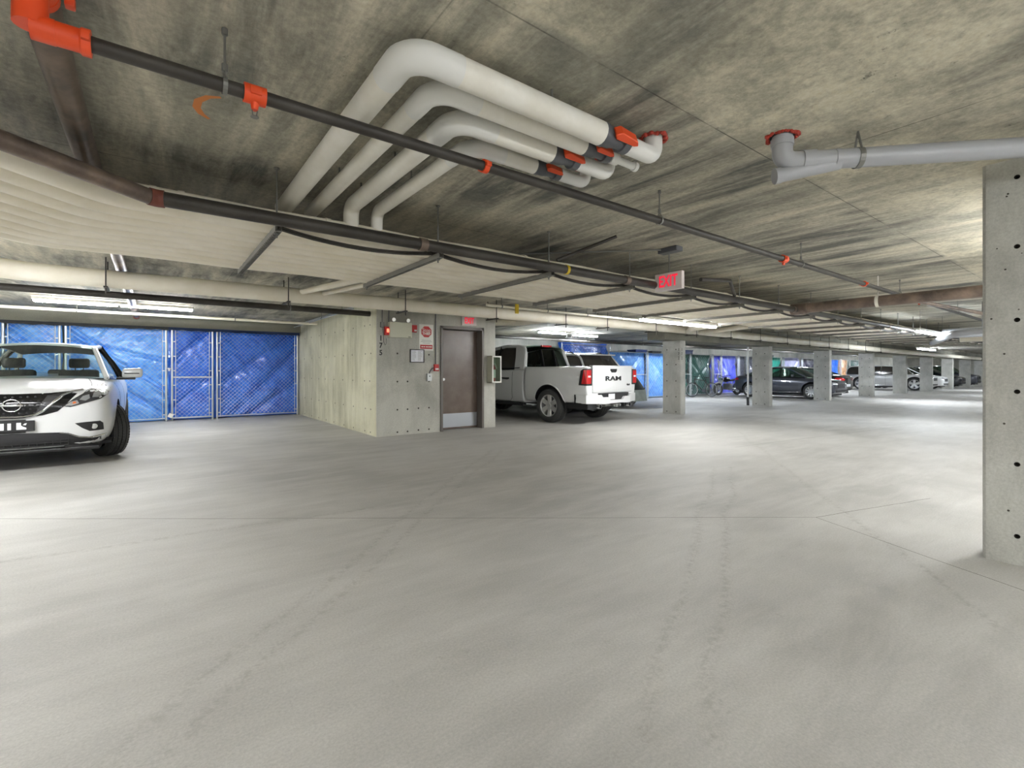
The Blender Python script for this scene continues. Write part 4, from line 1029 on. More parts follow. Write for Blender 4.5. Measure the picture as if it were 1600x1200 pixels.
for s in (1,):
    drape(tr, [(.30, .93), (.50, .965), (.42, .90), (.33, .80), (.26, .735), (.20, .71), (.24, .80)], '-Y', 'grille_fin', M_lampd, car, .010, mirror=True)
    drape_line(tr, [(0, .672), (.10, .675), (.20, .695), (.27, .74), (.36, .84), (.44, .925), (.52, .965), (.62, .985)], '-Y', .017, 'chrome_vee', M_chrome, car, .016, mirror=True, label='bright chrome curve beside the grille')
    drape(tr, [(.45, .79), (.52, .775), (.66, .82), (.80, .865), (.865, .92), (.87, 1.0), (.82, 1.03), (.80, 1.08), (.74, 1.04), (.66, .965), (.54, .875)], '-Y', 'headlamp', M_lampd, car, .008, mirror=True)
    drape(tr, [(.47, .795), (.53, .79), (.60, .82), (.58, .86), (.52, .845)], '-Y', 'lamp_lens', M_lamp, car, .014, mirror=True)
    drape(tr, [(.60, .865), (.66, .85), (.70, .88), (.69, .93), (.63, .91)], '-Y', 'lamp_lens', M_lamp, car, .014, mirror=True)
    drape(tr, [(.72, .89), (.79, .89), (.82, .94), (.79, .98), (.73, .95)], '-Y', 'lamp_lens', M_lamp, car, .014, mirror=True)
    drape(tr, [(.54, .815), (.575, .825), (.565, .845), (.54, .84)], '-Y', 'amber_reflector', M_amber, car, .018, mirror=True)
    drape_line(tr, [(.76, 1.05), (.79, .98), (.865, .965)], '-Y', .008, 'light_guide', M_signw, car, .016, mirror=True)
    drape(tr, [(.56, .565), (.66, .575), (.80, .58), (.83, .55), (.835, .46), (.70, .455), (.63, .50)], '-Y', 'fog_lamp_bezel', M_black, car, .006, mirror=True)
    drape_line(tr, [(.42, .455), (.50, .44), (.60, .39), (.70, .372), (.90, .40)], '-Y', .011, 'chrome_lip', M_chrome, car, .010, mirror=True)
    h = tr.ray_cast(V((.745, -5, .515)), V((0,1,0)))
    if h[0]:
        for q in (1, -1):
            bm = nb(); p = V((q*.745, h[0].y, .515)); cyl(bm, p+V((0,.03,0)), p+V((0,-.012,0)), .038, 18, .034); obj('fog_lamp', bm, M_chrome, car, 40)
drape(tr, [(-.45, .46), (0, .475), (.45, .46), (.52, .43), (.60, .385), (.72, .36), (.90, .385), (.90, .255), (.62, .242), (0, .242), (-.62, .242), (-.90, .255), (-.90, .385), (-.72, .36), (-.60, .385), (-.52, .43)], '-Y', 'lower_valance', M_valance, car, .006)
bm = nb()
for k in range(5): box(bm, -.5, -.006, .30+k*.036, .5, .004, .308+k*.036)
for k in range(15): box(bm, -.5+k*.071, -.004, .30, -.494+k*.071, .004, .452)
o = obj('intake_slats', bm, M_black, car); o.location = (0, .01, 0)
# hood creases and shut lines
drape_line(tr, [(.62, .10), (.70, .35), (.66, .75), (.60, 1.15)], '+Z', .006, 'hood_shut_line', M_valance, car, -.003, mirror=True)
drape_line(tr, [(.25, .10), (.40, .5), (.50, 1.12)], '+Z', .010, 'hood_crease', M_paintw, car, -.004, mirror=True)
drape_line(tr, [(1.52, 1.05), (1.50, .6), (1.45, .30)], '+X', .005, 'door_shut_line', M_valance, car, -.002, mirror=True)
drape_line(tr, [(2.72, 1.06), (2.72, .3)], '+X', .005, 'door_shut_line', M_valance, car, -.002, mirror=True)
# badge: plain ring and bar
by_ = tr.ray_cast(V((0, -5, .80)), V((0,1,0)))[0].y - .02
bm = nb(); sweep(bm, [(.078*math.cos(a), by_, .815+.072*math.sin(a)) for a in [2*PI*k/28 for k in range(29)]], .0075, 8); box(bm, -.10, by_-.008, .803, .10, by_+.006, .827, .004)
o = obj('badge', bm, M_chrome, car, 50); o['label'] = 'chrome ring and bar emblem on the grille'
# front plate with white block marks
pl = obj('front_plate', bx(-.20, -.045, .50, .20, -.012, .63, .006), M_valance, car)
obj('plate_bracket', bx(-.12, -.02, .48, .12, .06, .64), M_black, car)
bm = nb(); box(bm, -.15, -.048, .525, -.06, -.045, .605); box(bm, -.03, -.048, .525, .0, -.045, .605)
prism(bm, [(.045, .525), (.13, .525), (.13, .545), (.10, .56), (.085, .575), (.085, .608), (.045, .608)], 'Y', -.048, -.045); prism(bm, [(.10, .58), (.125, .575), (.135, .60), (.115, .598)], 'Y', -.048, -.045)
obj('plate_marks', bm, M_plate, pl)
# mirrors
for s in (-1, 1):
    bm = nb(); box(bm, -.13, -.05, -.075, .13, .05, .075, .035); 
    for v in bm.verts: v.co.z += .15*v.co.x*s*.3; v.co.y += abs(v.co.x)*.2
    o = obj('wing_mirror', bm, M_chrome if False else M_paintw, car, 50, loc=(s*1.09, 1.62, 1.20))
    mo = obj('mirror_base', bx(-.12, -.03, -.02, .12, .03, .02, .01), M_black, o, loc=(-s*.08, .01, -.085))
    obj('signal_strip', bx(-.10, -.060, -.012, .09, -.045, .004, .003), M_lampd, o)
wheel(car, .83, .93, .375, .235, 10, .235, math.radians(28), True, side=1)
wheel(car, -.83, .93, .375, .235, 10, .235, math.radians(28), True, side=-1)
wheel(car, .84, 3.75, .375, .235, 10, .235, 0, side=1); wheel(car, -.84, 3.75, .375, .235, 10, .235, 0, side=-1)
bm = nb(); box(bm, -.62, .25, .20, .62, 4.5, .30, .02); box(bm, -.80, .05, .215, .80, .5, .262, .015); obj('underbody', bm, M_black, car)

# ---- white pickup, tail to the camera
fw = V((-.113, .993, 0)); ang = math.atan2(-.993, .113) + PI/2   # local -Y maps to forward
yawt = math.atan2(fw.y, fw.x) + PI/2
rear_axle = V((8.54, 8.72, 0))
# local point (0, 4.66) must land on the rear axle
Rt = Matrix.Rotation(yawt, 3, 'Z'); loc = rear_axle - Rt @ V((0, 4.66, 0))
tk = empty('pickup_truck', loc, yawt, 'white crew cab pickup truck seen from behind, right of the brown door', 'truck')
def tsec(w_, zb, zt, crown, fl=0.):
    h = zt-zb
    return [(0, zb), (w_*.86, zb), (w_*.955, zb+.03), (w_*.985, zb+h*.22), (w_*1.0+fl, zb+h*.45), (w_*.995, zb+h*.72), (w_*.975, zt-.10), (w_*.955, zt-.02), (w_*.90, zt+crown*.3), (w_*.5, zt+crown*.9), (0, zt+crown)]
TS = [(0, .75, .45, 1.05, .05), (.06, .92, .42, 1.16, .05), (.3, .99, .42, 1.22, .05), (1.0, 1.01, .42, 1.26, .07), (1.75, 1.01, .42, 1.27, .06), (1.85, 1.01, .42, 1.27, .0), (2.8, 1.01, .42, 1.27, 0), (3.72, 1.005, .42, 1.28, 0), (3.81, 1.0, .42, 1.28, 0), (3.825, .98, .44, 1.26, 0)]
cab = loft_body(TS, tsec, 'cab_body', M_paintw, tk, [(.99, .44)], .47, 2, half=1.02)
BS = [(3.855, .98, .50, 1.33, 0), (3.87, 1.005, .48, 1.345, 0), (3.95, 1.01, .48, 1.345, 0), (4.3, 1.01, .48, 1.345, 0, .012), (4.66, 1.01, .48, 1.345, 0, .02), (5.0, 1.01, .48, 1.345, 0, .012), (5.5, 1.01, .48, 1.345, 0), (5.74, 1.005, .60, 1.34, 0), (5.80, .99, .64, 1.33, 0), (5.815, .97, .66, 1.31, 0)]
bed = loft_body(BS, tsec, 'bed', M_paintw, tk, [(4.66, .44)], .475, 2, cuts=[(-.83, 3.95, .95, .83, 6.2, 1.6)], half=1.02)
bt = bvh(bed); ct = bvh(cab)
greenhouse(tk, dict(wb=(1.62, 1.30, .88), wt=(2.28, 1.82, .68), roof=[(2.9, 1.90, .70)], rt=(3.62, 1.87, .68), rb=(3.76, 1.34, .86), belt=[(2.0, 1.30, .92), (3.0, 1.30, .93), (3.6, 1.32, .91)], bulge=.15, rbulge=.06), M_paintw, M_tint, rearglass=M_tint, sideglass=M_tint2, pill=.045, bars=((2.72, .12, M_blackg),))
# cab shoulder and rear pillars
for s in (-1, 1):
    bm = nb(); prism(bm, [(3.42, 1.27), (3.79, 1.27), (3.69, 1.80), (3.62, 1.87), (3.30, 1.89), (3.33, 1.80), (3.38, 1.60)], 'X', 0, .05)
    for v in bm.verts: v.co.x = s*(v.co.x + .885 - .185*(v.co.z-1.27)/.6)
    bmesh.ops.bevel(bm, geom=bm.edges[:], offset=.01, segments=2, affect='EDGES'); obj('rear_pillar', bm, M_paintw, tk, 40)
bm = nb(); box(bm, -.84, 3.70, 1.27, .84, 3.80, 1.345, .015); obj('cab_back_panel', bm, M_paintw, tk, 40)
bm = nb()
for x in (-.24, .24): box(bm, x-.012, 3.735, 1.36, x+.012, 3.83, 1.80)
for v in bm.verts: v.co.y -= (v.co.z-1.34)*.25-.03
obj('slider_frame', bm, M_black, tk)
obj('third_brake_lamp', bx(-.19, 3.66, 1.875, .19, 3.72, 1.925, .01), M_tail, tk)
bm = nb(); sweep(bm, [(s_*1, 0, 0) for s_ in (0, .01)], .001, 4); bm.free()
# tailgate
tg = obj('tailgate', bx(-.79, 5.765, .735, .79, 5.835, 1.35, .018), M_paintw, tk, 40)
bm = nb(); box(bm, -.80, 5.74, 1.345, .80, 5.845, 1.362, .006); obj('spoiler_cap', bm, M_paintw, tk, 40)
bm = nb(); box(bm, -.76, 5.834, .80, .76, 5.842, .815); box(bm, -.76, 5.834, .76, .76, 5.84, .768); obj('press_line', bm, M_paintw2, tg)
FP = FACE_PY
text('lettering', 'RAM', .145, M_black, tg, T(.0, 5.838, 1.055) @ FP, ext=.006, sx=2.2, bold=.004)
bm = nb(); prism(bm, [(-.13, 1.285), (.12, 1.285), (.12, 1.245), (.07, 1.20), (-.07, 1.20), (-.11, 1.22)], 'Y', 5.833, 5.852); h_ = obj('tailgate_handle', bm, M_black, tg)
text('small_badge', '4x4', .06, M_black, tg, T(-.62, 5.838, .905) @ FP, ext=.004, sx=1.4, bold=.004)
for s in (-1, 1):
    bm = nb(); prism(bm, [(5.60, .915), (5.822, .905), (5.828, 1.285), (5.74, 1.285), (5.66, 1.24)], 'X', .80, 1.0195)
    for v in bm.verts:
        if v.co.x > .9 and v.co.y > 5.8: v.co.x -= .02
        v.co.x *= s
    bmesh.ops.bevel(bm, geom=bm.edges[:], offset=.008, segments=1, affect='EDGES')
    tl = obj('tail_lamp', bm, M_black, tk)
    bm = nb(); prism(bm, [(5.69, .945), (5.826, .945), (5.833, 1.255), (5.75, 1.255)], 'X', .845, 1.022)
    for v in bm.verts:
        if v.co.x > .9 and v.co.y > 5.8: v.co.x -= .022
        v.co.x *= s
    obj('red_lens', bm, M_tail, tl)
    bm = nb(); box(bm, .875, 5.822, 1.09, .96, 5.838, 1.13); bmesh.ops.scale(bm, vec=(s,1,1), verts=bm.verts[:]); obj('reverse_lens', bm, M_plate, tl)
# bumper
bm = nb()
for s in (-1, 1):
    for P_ in ([(.99, .695), (.58, .695), (.58, .49), (.99, .50)], [(.58, .695), (.52, .635), (.50, .48), (.58, .485)], [(.52, .635), (.32, .635), (.32, .48), (.50, .48)], [(.32, .635), (.25, .565), (.25, .49), (.32, .48)]):
        prism(bm, [(s*x_, z_) for x_, z_ in P_], 'Y', 5.80, 5.93)
prism(bm, [(-.25, .565), (.25, .565), (.25, .49), (-.25, .49)], 'Y', 5.80, 5.93)
bmesh.ops.remove_doubles(bm, verts=bm.verts[:], dist=.0005)
for v in bm.verts: v.co.y -= .14*abs(v.co.x)**5
for s in (-1, 1): prism(bm, [(5.50, .52), (5.80, .50), (5.80, .695), (5.53, .695)], 'X', s*.96, s*.995)
obj('bumper', bm, M_paintw, tk, 30)
bm = nb()
for s in (-1, 1): box(bm, s*.985-.012, 5.47, .50, s*.985+.012, 5.50, .70)
obj('bumper_gap', bm, M_black, tk)
bp = obj('bumper_step', bx(-.57, 5.76, .55, .57, 5.885, .725, .01), M_valance, tk)
obj('rear_plate', bx(.02, 5.886, .575, .27, 5.895, .705, .003), M_plate, tk)
bm = nb(); box(bm, -.03, 5.70, .40, .07, 5.95, .47, .01); box(bm, -.30, 5.72, .41, .30, 5.82, .465, .01); cyl(bm, (-.10, 5.93, .44), (-.10, 5.96, .44), .03, 12); cyl(bm, (.14, 5.93, .44), (.14, 5.96, .44), .025, 12); obj('tow_hitch', bm, M_zinc, tk, 40)
for s in (-1, 1):
    bm = nb(); lathe(bm, [(5.35, .03), (5.60, .045), (5.90, .055), (5.90, .046), (5.62, .04)], 20, 'Y', T(s*.60, 0, .43)); obj('exhaust_tip', bm, M_chrome, tk, 40)
# lower rocker, mud flap area, frame
bm = nb(); box(bm, -.93, 5.15, .36, -.5, 5.80, .50, .02); box(bm, .5, 5.15, .36, .93, 5.80, .50, .02); box(bm, -.45, .5, .38, .45, 5.6, .52, .02); cyl(bm, (-.8, 4.66, .40), (.8, 4.66, .40), .06, 12); obj('chassis', bm, M_black, tk)
bm = nb()
for s in (-1, 1): box(bm, s*.92-.06, 1.5, .36, s*.92+.06, 3.8, .43, .02)
obj('side_step', bm, M_black, tk)
drape_line(ct, [(3.40, 1.26), (3.42, .9), (3.40, .55), (3.32, .47), (2.76, .46), (2.74, 1.26)], '+X', .006, 'door_shut_line', M_valance, tk, -.002, mirror=True)
drape_line(ct, [(2.70, 1.26), (2.70, .46), (1.72, .46), (1.70, 1.2)], '+X', .006, 'door_shut_line', M_valance, tk, -.002, mirror=True)
drape(ct, [(3.02, 1.07), (3.30, 1.07), (3.30, 1.03), (3.24, 1.015), (3.06, 1.03)], '+X', 'door_handle', M_black, tk, .02, mirror=True)
drape(ct, [(2.10, 1.07), (2.34, 1.07), (2.34, 1.03), (2.28, 1.015), (2.12, 1.03)], '+X', 'door_handle', M_black, tk, .02, mirror=True)
drape_line(bt, [(4.20, 1.11), (4.36, 1.11), (4.38, 1.08), (4.38, .96), (4.36, .94), (4.22, .94), (4.20, .96)], '-X', .004, 'fuel_flap', M_paintw2, tk, -.001, closed=True)
for s in (-1, 1):   # arch lips
    for yc, tree in ((4.66, bt), (.99, ct)):
        Q = []
        for k in range(25):
            a = PI*k/24; y = yc+.485*math.cos(a); z = .44+.485*math.sin(a)
            h = tree.ray_cast(V((s*5, y, z)), V((-s, 0, 0)))
            if h[0] is not None and abs(h[0].x) > .85: Q.append(h[0]+V((s*.002, 0, 0)))
        if len(Q) > 3: bm = nb(); sweep(bm, Q, .016, 8); obj('arch_lip', bm, M_paintw, tk, 60)
for y in (.99, 4.66):
    for s in (-1, 1): wheel(tk, s*.86, y, .405, .28, 6, .265, 0, True, side=s)

# ---- plain cars
def plain_car(lab, loc, rz, L, W, zh, paint, roofz, gh, fr_over, wb_, R=.34, glass=None, tail=None, rim=10, name='sedan_car', bulky=False, rgl=None):
    t = empty(name, loc, rz, lab, 'car')
    w_ = W/2; zb = .22
    hood, cowl, belt, deck = zh
    S = [(0, w_*.66, .34, hood-.20, .03), (.05, w_*.84, .26, hood-.12, .04), (.2, w_*.93, zb, hood-.05, .04), (.6, w_*.985, zb, hood, .04), (gh['wb'][0]-.15, w_, zb, cowl-.04, .05), (gh['wb'][0]+.3, w_, zb, belt-.02, .04),
         (L*.55, w_, zb, belt, .03), (gh['rb'][0]-.4, w_, zb, (belt+deck)/2, .03), (gh['rb'][0]-.02, w_*.98, zb, deck-.01, .03), (L-.22, w_*.94, .26, deck-.03, .03), (L-.06, w_*.87, .32, deck-.08, .02), (L, w_*.74, .38, deck-.16, .02)]
    S = sorted(S, key=lambda q: q[0])
    for a in range(len(S)-1, 0, -1):
        if S[a][0]-S[a-1][0] < .03: S.pop(a)
    b_ = loft_body(S, sec, 'body', paint, t, [(fr_over, R+.02), (fr_over+wb_, R+.02)], R+.055, 2, half=w_)
    tr_ = bvh(b_)
    greenhouse(t, gh, paint, glass or M_tint, rgl or glass or M_tint, bars=gh.get('bars', ((L*.5, .08, M_blackg),)), pill=.03, seats=False)
    for y in (fr_over, fr_over+wb_):
        for s in (-1, 1): wheel(t, s*(w_-.10), y, R, .22, rim, R-.11, 0, False, side=s)
    # lamps
    zl = hood-.16
    drape(tr_, [(w_*.45, zl-.06), (w_*.88, zl-.03), (w_*.90, zl+.07), (w_*.60, zl+.05)], '-Y', 'headlamp', M_lamp, t, .006, mirror=True)
    drape(tr_, [(-w_*.4, zl-.02), (w_*.4, zl-.02), (w_*.42, zl-.2), (-w_*.42, zl-.2)], '-Y', 'grille', M_black, t, .006)
    drape(tr_, [(-w_*.7, .42), (w_*.7, .42), (w_*.6, .32), (-w_*.6, .32)], '-Y', 'lower_intake', M_black, t, .006)
    zd = deck-.19
    if bulky: drape(tr_, [(w_*.72, zd-.28), (w_*.88, zd-.28), (w_*.9, zd+.1), (w_*.76, zd+.12)], '+Y', 'tail_lamp', M_tail, t, .008, mirror=True)
    else: drape(tr_, [(w_*.40, zd-.03), (w_*.60, zd-.09), (w_*.90, zd-.05), (w_*.92, zd+.07), (w_*.66, zd+.06)], '+Y', 'tail_lamp', M_tail, t, .008, mirror=True)
    drape(tr_, [(L-.30, zd-.02), (L-.05, zd-.07), (L-.05, zd+.06), (L-.25, zd+.06)], '+X', 'tail_lamp', M_tail, t, .006, mirror=True)
    drape(tr_, [(-.26, .62), (.26, .62), (.26, .50), (-.26, .50)], '+Y', 'rear_plate', M_plate, t, .010)
    drape(tr_, [(-w_*.8, .38), (w_*.8, .38), (w_*.7, .29), (-w_*.7, .29)], '+Y', 'rear_valance', M_black, t, .006)
    for y in (gh['wb'][0]+.25, L*.5, L*.5+.85):
        drape_line(tr_, [(y, belt-.06), (y, .32)], '+X', .005, 'door_shut_line', M_black, t, -.002, mirror=True)
    for y in (L*.5-.22, L*.5+.65):
        drape(tr_, [(y-.09, belt-.17), (y+.09, belt-.17), (y+.09, belt-.20), (y-.09, belt-.20)], '+X', 'door_handle', M_chrome, t, .018, mirror=True)
    drape_line(tr_, [(fr_over+R+.12, .30), (L/2, .28), (fr_over+wb_-R-.12, .30)], '+X', .012, 'sill_trim', M_chrome, t, .0, mirror=True)
    for s in (-1, 1):
        o = obj('wing_mirror', bx(-.09, -.05, -.06, .09, .05, .06, .03), paint, t, 50, loc=(s*(w_+.06), gh['wb'][0]+.42, belt+.06))
    bm = nb(); box(bm, -w_*.7, .2, .17, w_*.7, L-.2, .30, .02); obj('underbody', bm, M_black, t)
    return t, tr_
def sedan_gh(L, w_, zb=.96, zr=1.40):
    return dict(wb=(1.15, zb+.02, w_*.84), wt=(1.95, zr-.02, w_*.62), roof=[(2.4, zr, w_*.63), (2.8, zr-.02, w_*.62)], rt=(3.2, zr-.07, w_*.58), rb=(L-.55, zb+.07, w_*.74), belt=[(1.7, zb, w_*.93), (2.5, zb+.02, w_*.93), (3.3, zb+.06, w_*.90)], bulge=.12, rbulge=.08)
plain_car('dark grey sedan parked nose out, seen from its side', (23.85, 7.93, 0), 0, 4.4, 1.86, (.86, .96, .97, 1.04), M_paintg, 1.40, sedan_gh(4.4, .93), .86, 2.68)
plain_car('black sedan with red tail lamp right of the grey sedan', (26.25, 12.95, 0), PI, 4.5, 1.84, (.84, .96, .98, 1.05), M_paintb, 1.42, sedan_gh(4.5, .92), .9, 2.7)
def suv_gh(L, w_, zb=1.10, zr=1.68):
    return dict(wb=(1.15, zb, w_*.84), wt=(1.75, zr-.04, w_*.70), roof=[(2.4, zr, w_*.72), (3.4, zr, w_*.71)], rt=(L-.55, zr-.05, w_*.68), rb=(L-.16, zb+.06, w_*.84), belt=[(1.6, zb, w_*.94), (2.6, zb+.01, w_*.95), (3.8, zb+.05, w_*.93)], bulge=.12, rbulge=.09, bars=((2.4, .1, M_blackg), (3.4, .12, M_blackg)))
# grey-white wagon behind the pickup (tail towards the aisle)
t, tr_ = plain_car('white wagon with dark rear window and roof rails behind the pickup', (10.47, 14.0, 0), PI, 4.75, 1.93, (1.0, 1.10, 1.12, 1.16), M_paintw2, 1.68, suv_gh(4.75, .965, 1.13, 1.74), .92, 2.85, R=.37, name='wagon_car', bulky=True, glass=M_tint2)
for s in (-1, 1):
    bm = nb(); sweep(bm, fillet([(s*.62, 2.0, 1.73), (s*.62, 2.1, 1.79), (s*.62, 3.8, 1.79), (s*.62, 3.95, 1.72)], .06), .018, 8); obj('roof_rail', bm, M_blackg, t, 50)
obj('tail_spoiler', bx(-.62, 4.12, 1.69, .62, 4.42, 1.725, .012), M_paintw2, t, 40)
bm = nb(); sweep(bm, [(0, 4.45, 1.22), (.22, 4.47, 1.27), (.40, 4.42, 1.34)], .010, 6); obj('rear_wiper', bm, M_black, t)
# boxy white 4x4 far down the row
g = suv_gh(4.7, .94, 1.04, 1.62); g['wb'] = (1.35, 1.04, .82); g['wt'] = (1.72, 1.53, .74); g['roof'] = [(2.4, 1.58, .74), (3.6, 1.58, .74)]; g['rt'] = (4.50, 1.54, .73); g['rb'] = (4.60, 1.06, .82); g['belt'] = [(2.0, 1.04, .88), (4.0, 1.05, .88)]
g['bars'] = ((2.6, .16, M_paintw2), (3.5, .22, M_paintw2))
plain_car('boxy white off-road wagon between far columns', (39.48, 7.98, 0), 0, 4.7, 1.88, (.98, 1.04, 1.04, 1.06), M_paintw2, 1.8, g, .85, 2.9, R=.40, name='off_road_car', bulky=True, glass=M_tint2, rim=5)
plain_car('white car nose seen between the sixth and seventh columns', (42.3, 8.0, 0), 0, 4.5, 1.84, (.90, 1.0, 1.0, 1.06), M_paintw, 1.45, sedan_gh(4.5, .92, 1.0, 1.48), .88, 2.7)
plain_car('dark car far away right of the seventh column', (46.9, 7.9, 0), 0, 4.5, 1.84, (.88, .98, .98, 1.05), M_paintb, 1.45, sedan_gh(4.5, .92, .98, 1.45), .88, 2.7)
plain_car('dark car farthest away, left of the near column', (52.3, 7.9, 0), 0, 4.5, 1.84, (.98, 1.08, 1.08, 1.12), M_paintg, 1.6, suv_gh(4.5, .92, 1.08, 1.62), .88, 2.7, R=.36, bulky=True)

# ---- car under a cover
t = empty('covered_car', (12.9, 14.6, 0), PI, 'car under a dark cover with a silver skirt, beyond the pickup', 'covered car')
L = 4.3
def cov(y):   # roofline of the covered shape, tail at y=L
    P = [(0, .55), (.15, .80), (.9, .98), (1.3, 1.05), (2.0, 1.40), (2.8, 1.44), (3.4, 1.36), (3.9, 1.10), (4.15, .85), (4.3, .55)]
    for a, b_ in zip(P, P[1:]):
        if a[0] <= y <= b_[0]: f = (y-a[0])/(b_[0]-a[0]); f = f*f*(3-2*f)*.4+f*.6; return a[1]+(b_[1]-a[1])*f
    return P[-1][1]
def cw(y): return .86*(1-((abs(y-L/2)/(L/2+.12))**7)*.55)
bm = nb(); gU = nb()
NY, NA = 44, 26
for layer, B_ in ((0, gU), (1, bm)):
    def f(a, b_, layer=layer):
        y = L*a; zt_ = cov(y); W_ = cw(y); th = PI*b_
        split_ = .62
        if layer == 0:
            c, s_ = math.cos(th), math.sin(th); x = W_*(abs(c)**.55)*(1 if c > 0 else -1); z = split_*min(1, zt_/.7)+(zt_-split_*min(1, zt_/.7))*(s_**.75)
        else:
            x, z = 0, 0
        n_ = noise.noise(V((x*3, y*3, z*3)))*.02
        return (x*(1+n_), y+n_, z+n_*.5)
    if layer == 0: grid(B_, NY, NA, f)
obj('cover_top', gU, M_cover, t, 60)
pts = []
for k in range(96):
    a = 2*PI*k/96; c, s_ = math.cos(a), math.sin(a)
    pts.append((.87*abs(c)**.35*(1 if c > 0 else -1), L/2+(L/2+.02)*abs(s_)**.5*(1 if s_ > 0 else -1)))
rings = []
for j, z in enumerate((.66, .60, .45, .30, .22)):
    rings.append([bm.verts.new((x*(1+.015*j+.02*noise.noise(V((x*5, y*5, z*6)))), L/2+(y-L/2)*(1+.008*j)+.03*noise.noise(V((x*4, y*6, z*5))), z if j else min(z, cov(min(max(y, 0), L))+.03))) for x, y in pts])
for A_, B_ in zip(rings, rings[1:]):
    for k in range(96): bm.faces.new((A_[k], A_[(k+1) % 96], B_[(k+1) % 96], B_[k]))
obj('cover_skirt', bm, M_cover2, t, 60)
for y in (.8, 3.45):
    for s in (-1, 1): wheel(t, s*.74, y, .31, .2, 8, .20, side=s)

# ---- bicycle
def spoke_wheel(name, parent, c, R, ax='Y', rt=.022, m=M_rubber, n=18, hub=.02):
    bm = nb(); c = V(c); q = V((0,1,0))
    sweep(bm, [c+V((R*math.cos(a), 0, R*math.sin(a))) for a in [2*PI*k/32 for k in range(33)]], rt, 8, caps=False); t_ = obj(name, bm, m, parent, 60)
    bm = nb()
    sweep(bm, [c+V(((R-rt*1.2)*math.cos(a), 0, (R-rt*1.2)*math.sin(a))) for a in [2*PI*k/32 for k in range(33)]], rt*.6, 6, caps=False)
    for k in range(n): a = 2*PI*k/n; cyl(bm, c, c+V(((R-rt)*math.cos(a), 0, (R-rt)*math.sin(a))), .0025 if hub < .05 else .008, 4, caps=False)
    cyl(bm, c-V((0, .04, 0)), c+V((0, .04, 0)), hub, 10); obj('spokes', bm, M_galv, t_, 40)
    return t_
bk = empty('bicycle', (20.95, 12.75, 0), math.radians(-25), 'dark mountain bicycle leaning before the green tarp', 'bicycle')
spoke_wheel('front_wheel', bk, (-.54, 0, .345), .32); spoke_wheel('rear_wheel', bk, (.52, 0, .345), .32)
M_bfr = mat('bike_frame_dark', (66,58,54), .35)
bb, st, hd, hl = V((.06, 0, .30)), V((.20, 0, .78)), V((-.36, 0, .84)), V((-.38, 0, .70))
bm = nb()
for a, b_, r in ((bb, st, .016), (st, hd, .018), (bb, hl, .021), (hd+V((-.02,0,.04)), hl+V((-.01,0,-.04)), .022)): cyl(bm, a, b_, r, 8)
for s in (-1, 1): cyl(bm, bb+V((0,s*.02,0)), V((.52, s*.06, .345)), .010, 6); cyl(bm, st+V((0,s*.015,-.06)), V((.52, s*.06, .345)), .009, 6)
obj('frame', bm, M_bfr, bk, 40)
bm = nb()
for s in (-1, 1): cyl(bm, hl+V((-.01, s*.055, -.03)), V((-.54, s*.055, .345)), .015, 8)
cyl(bm, hl+V((-.01, -.06, -.03)), hl+V((-.01, .06, -.03)), .02, 8); obj('fork', bm, M_black, bk, 40)
bm = nb(); cyl(bm, hd, hd+V((.02, 0, .12)), .014, 8); sweep(bm, [hd+V((.05, -.33, .17)), hd+V((.0, -.12, .13)), hd+V((0, .12, .13)), hd+V((.05, .33, .17))], .013, 8); obj('handlebar', bm, M_black, bk, 40)
bm = nb(); cyl(bm, st, st+V((.03, 0, .13)), .012, 8); box(bm, .12, -.06, .91, .36, .06, .95, .02); obj('saddle', bm, M_black, bk, 40)
bm = nb(); cyl(bm, bb-V((0, .05, 0)), bb-V((0, .045, 0)), .085, 20); cyl(bm, bb-V((0, .06, 0)), bb+V((.12, -.06, -.12)), .009, 6); cyl(bm, bb+V((0, .06, 0)), bb+V((-.12, .06, .12)), .009, 6)
for p in (bb+V((.12, -.10, -.12)), bb+V((-.12, .10, .12))): box(bm, p.x-.04, p.y-.04, p.z-.01, p.x+.04, p.y+.04, p.z+.01)
obj('crankset', bm, M_dgrey, bk, 40)

# ---- motorcycle
mc = empty('motorcycle', (23.75, 13.0, 0), math.radians(-10), 'motorcycle with exposed engine between blue tarp and grey sedan', 'motorcycle')
spoke_wheel('front_wheel', mc, (-.72, 0, .32), .26, rt=.065, n=10, hub=.07); spoke_wheel('rear_wheel', mc, (.70, 0, .32), .26, rt=.07, n=10, hub=.08)
bm = nb(); box(bm, -.22, -.13, .28, .22, .13, .58, .03)
for k in range(5): box(bm, -.16, -.15, .50+k*.03, .06, .15, .512+k*.03)
obj('engine', bm, M_zinc, mc, 40)
bm = nb(); lathe(bm, [(-.30, .02), (-.26, .10), (-.08, .145), (.08, .12), (.20, .05), (.22, .01)], 16, 'X', T(-.08, 0, .80)); obj('fuel_tank', bm, M_blackg, mc, 50)
bm = nb(); prism(bm, [(.05, .78), (.55, .84), (.85, .92), (.88, .87), (.6, .76), (.1, .70)], 'Y', -.12, .12); bmesh.ops.bevel(bm, geom=bm.edges[:], offset=.02, segments=2, affect='EDGES'); obj('seat', bm, M_black, mc, 40)
bm = nb()
for s in (-1, 1): cyl(bm, (-.42, s*.09, .88), (-.72, s*.09, .32), .022, 8); cyl(bm, (.20, s*.10, .35), (.70, s*.10, .32), .022, 8); cyl(bm, (.45, s*.10, .72), (.62, s*.10, .36), .02, 8)
cyl(bm, (-.38, 0, .86), (.0, 0, .40), .025, 8); cyl(bm, (.05, 0, .72), (.20, 0, .38), .022, 8); obj('frame', bm, M_galv, mc, 40)
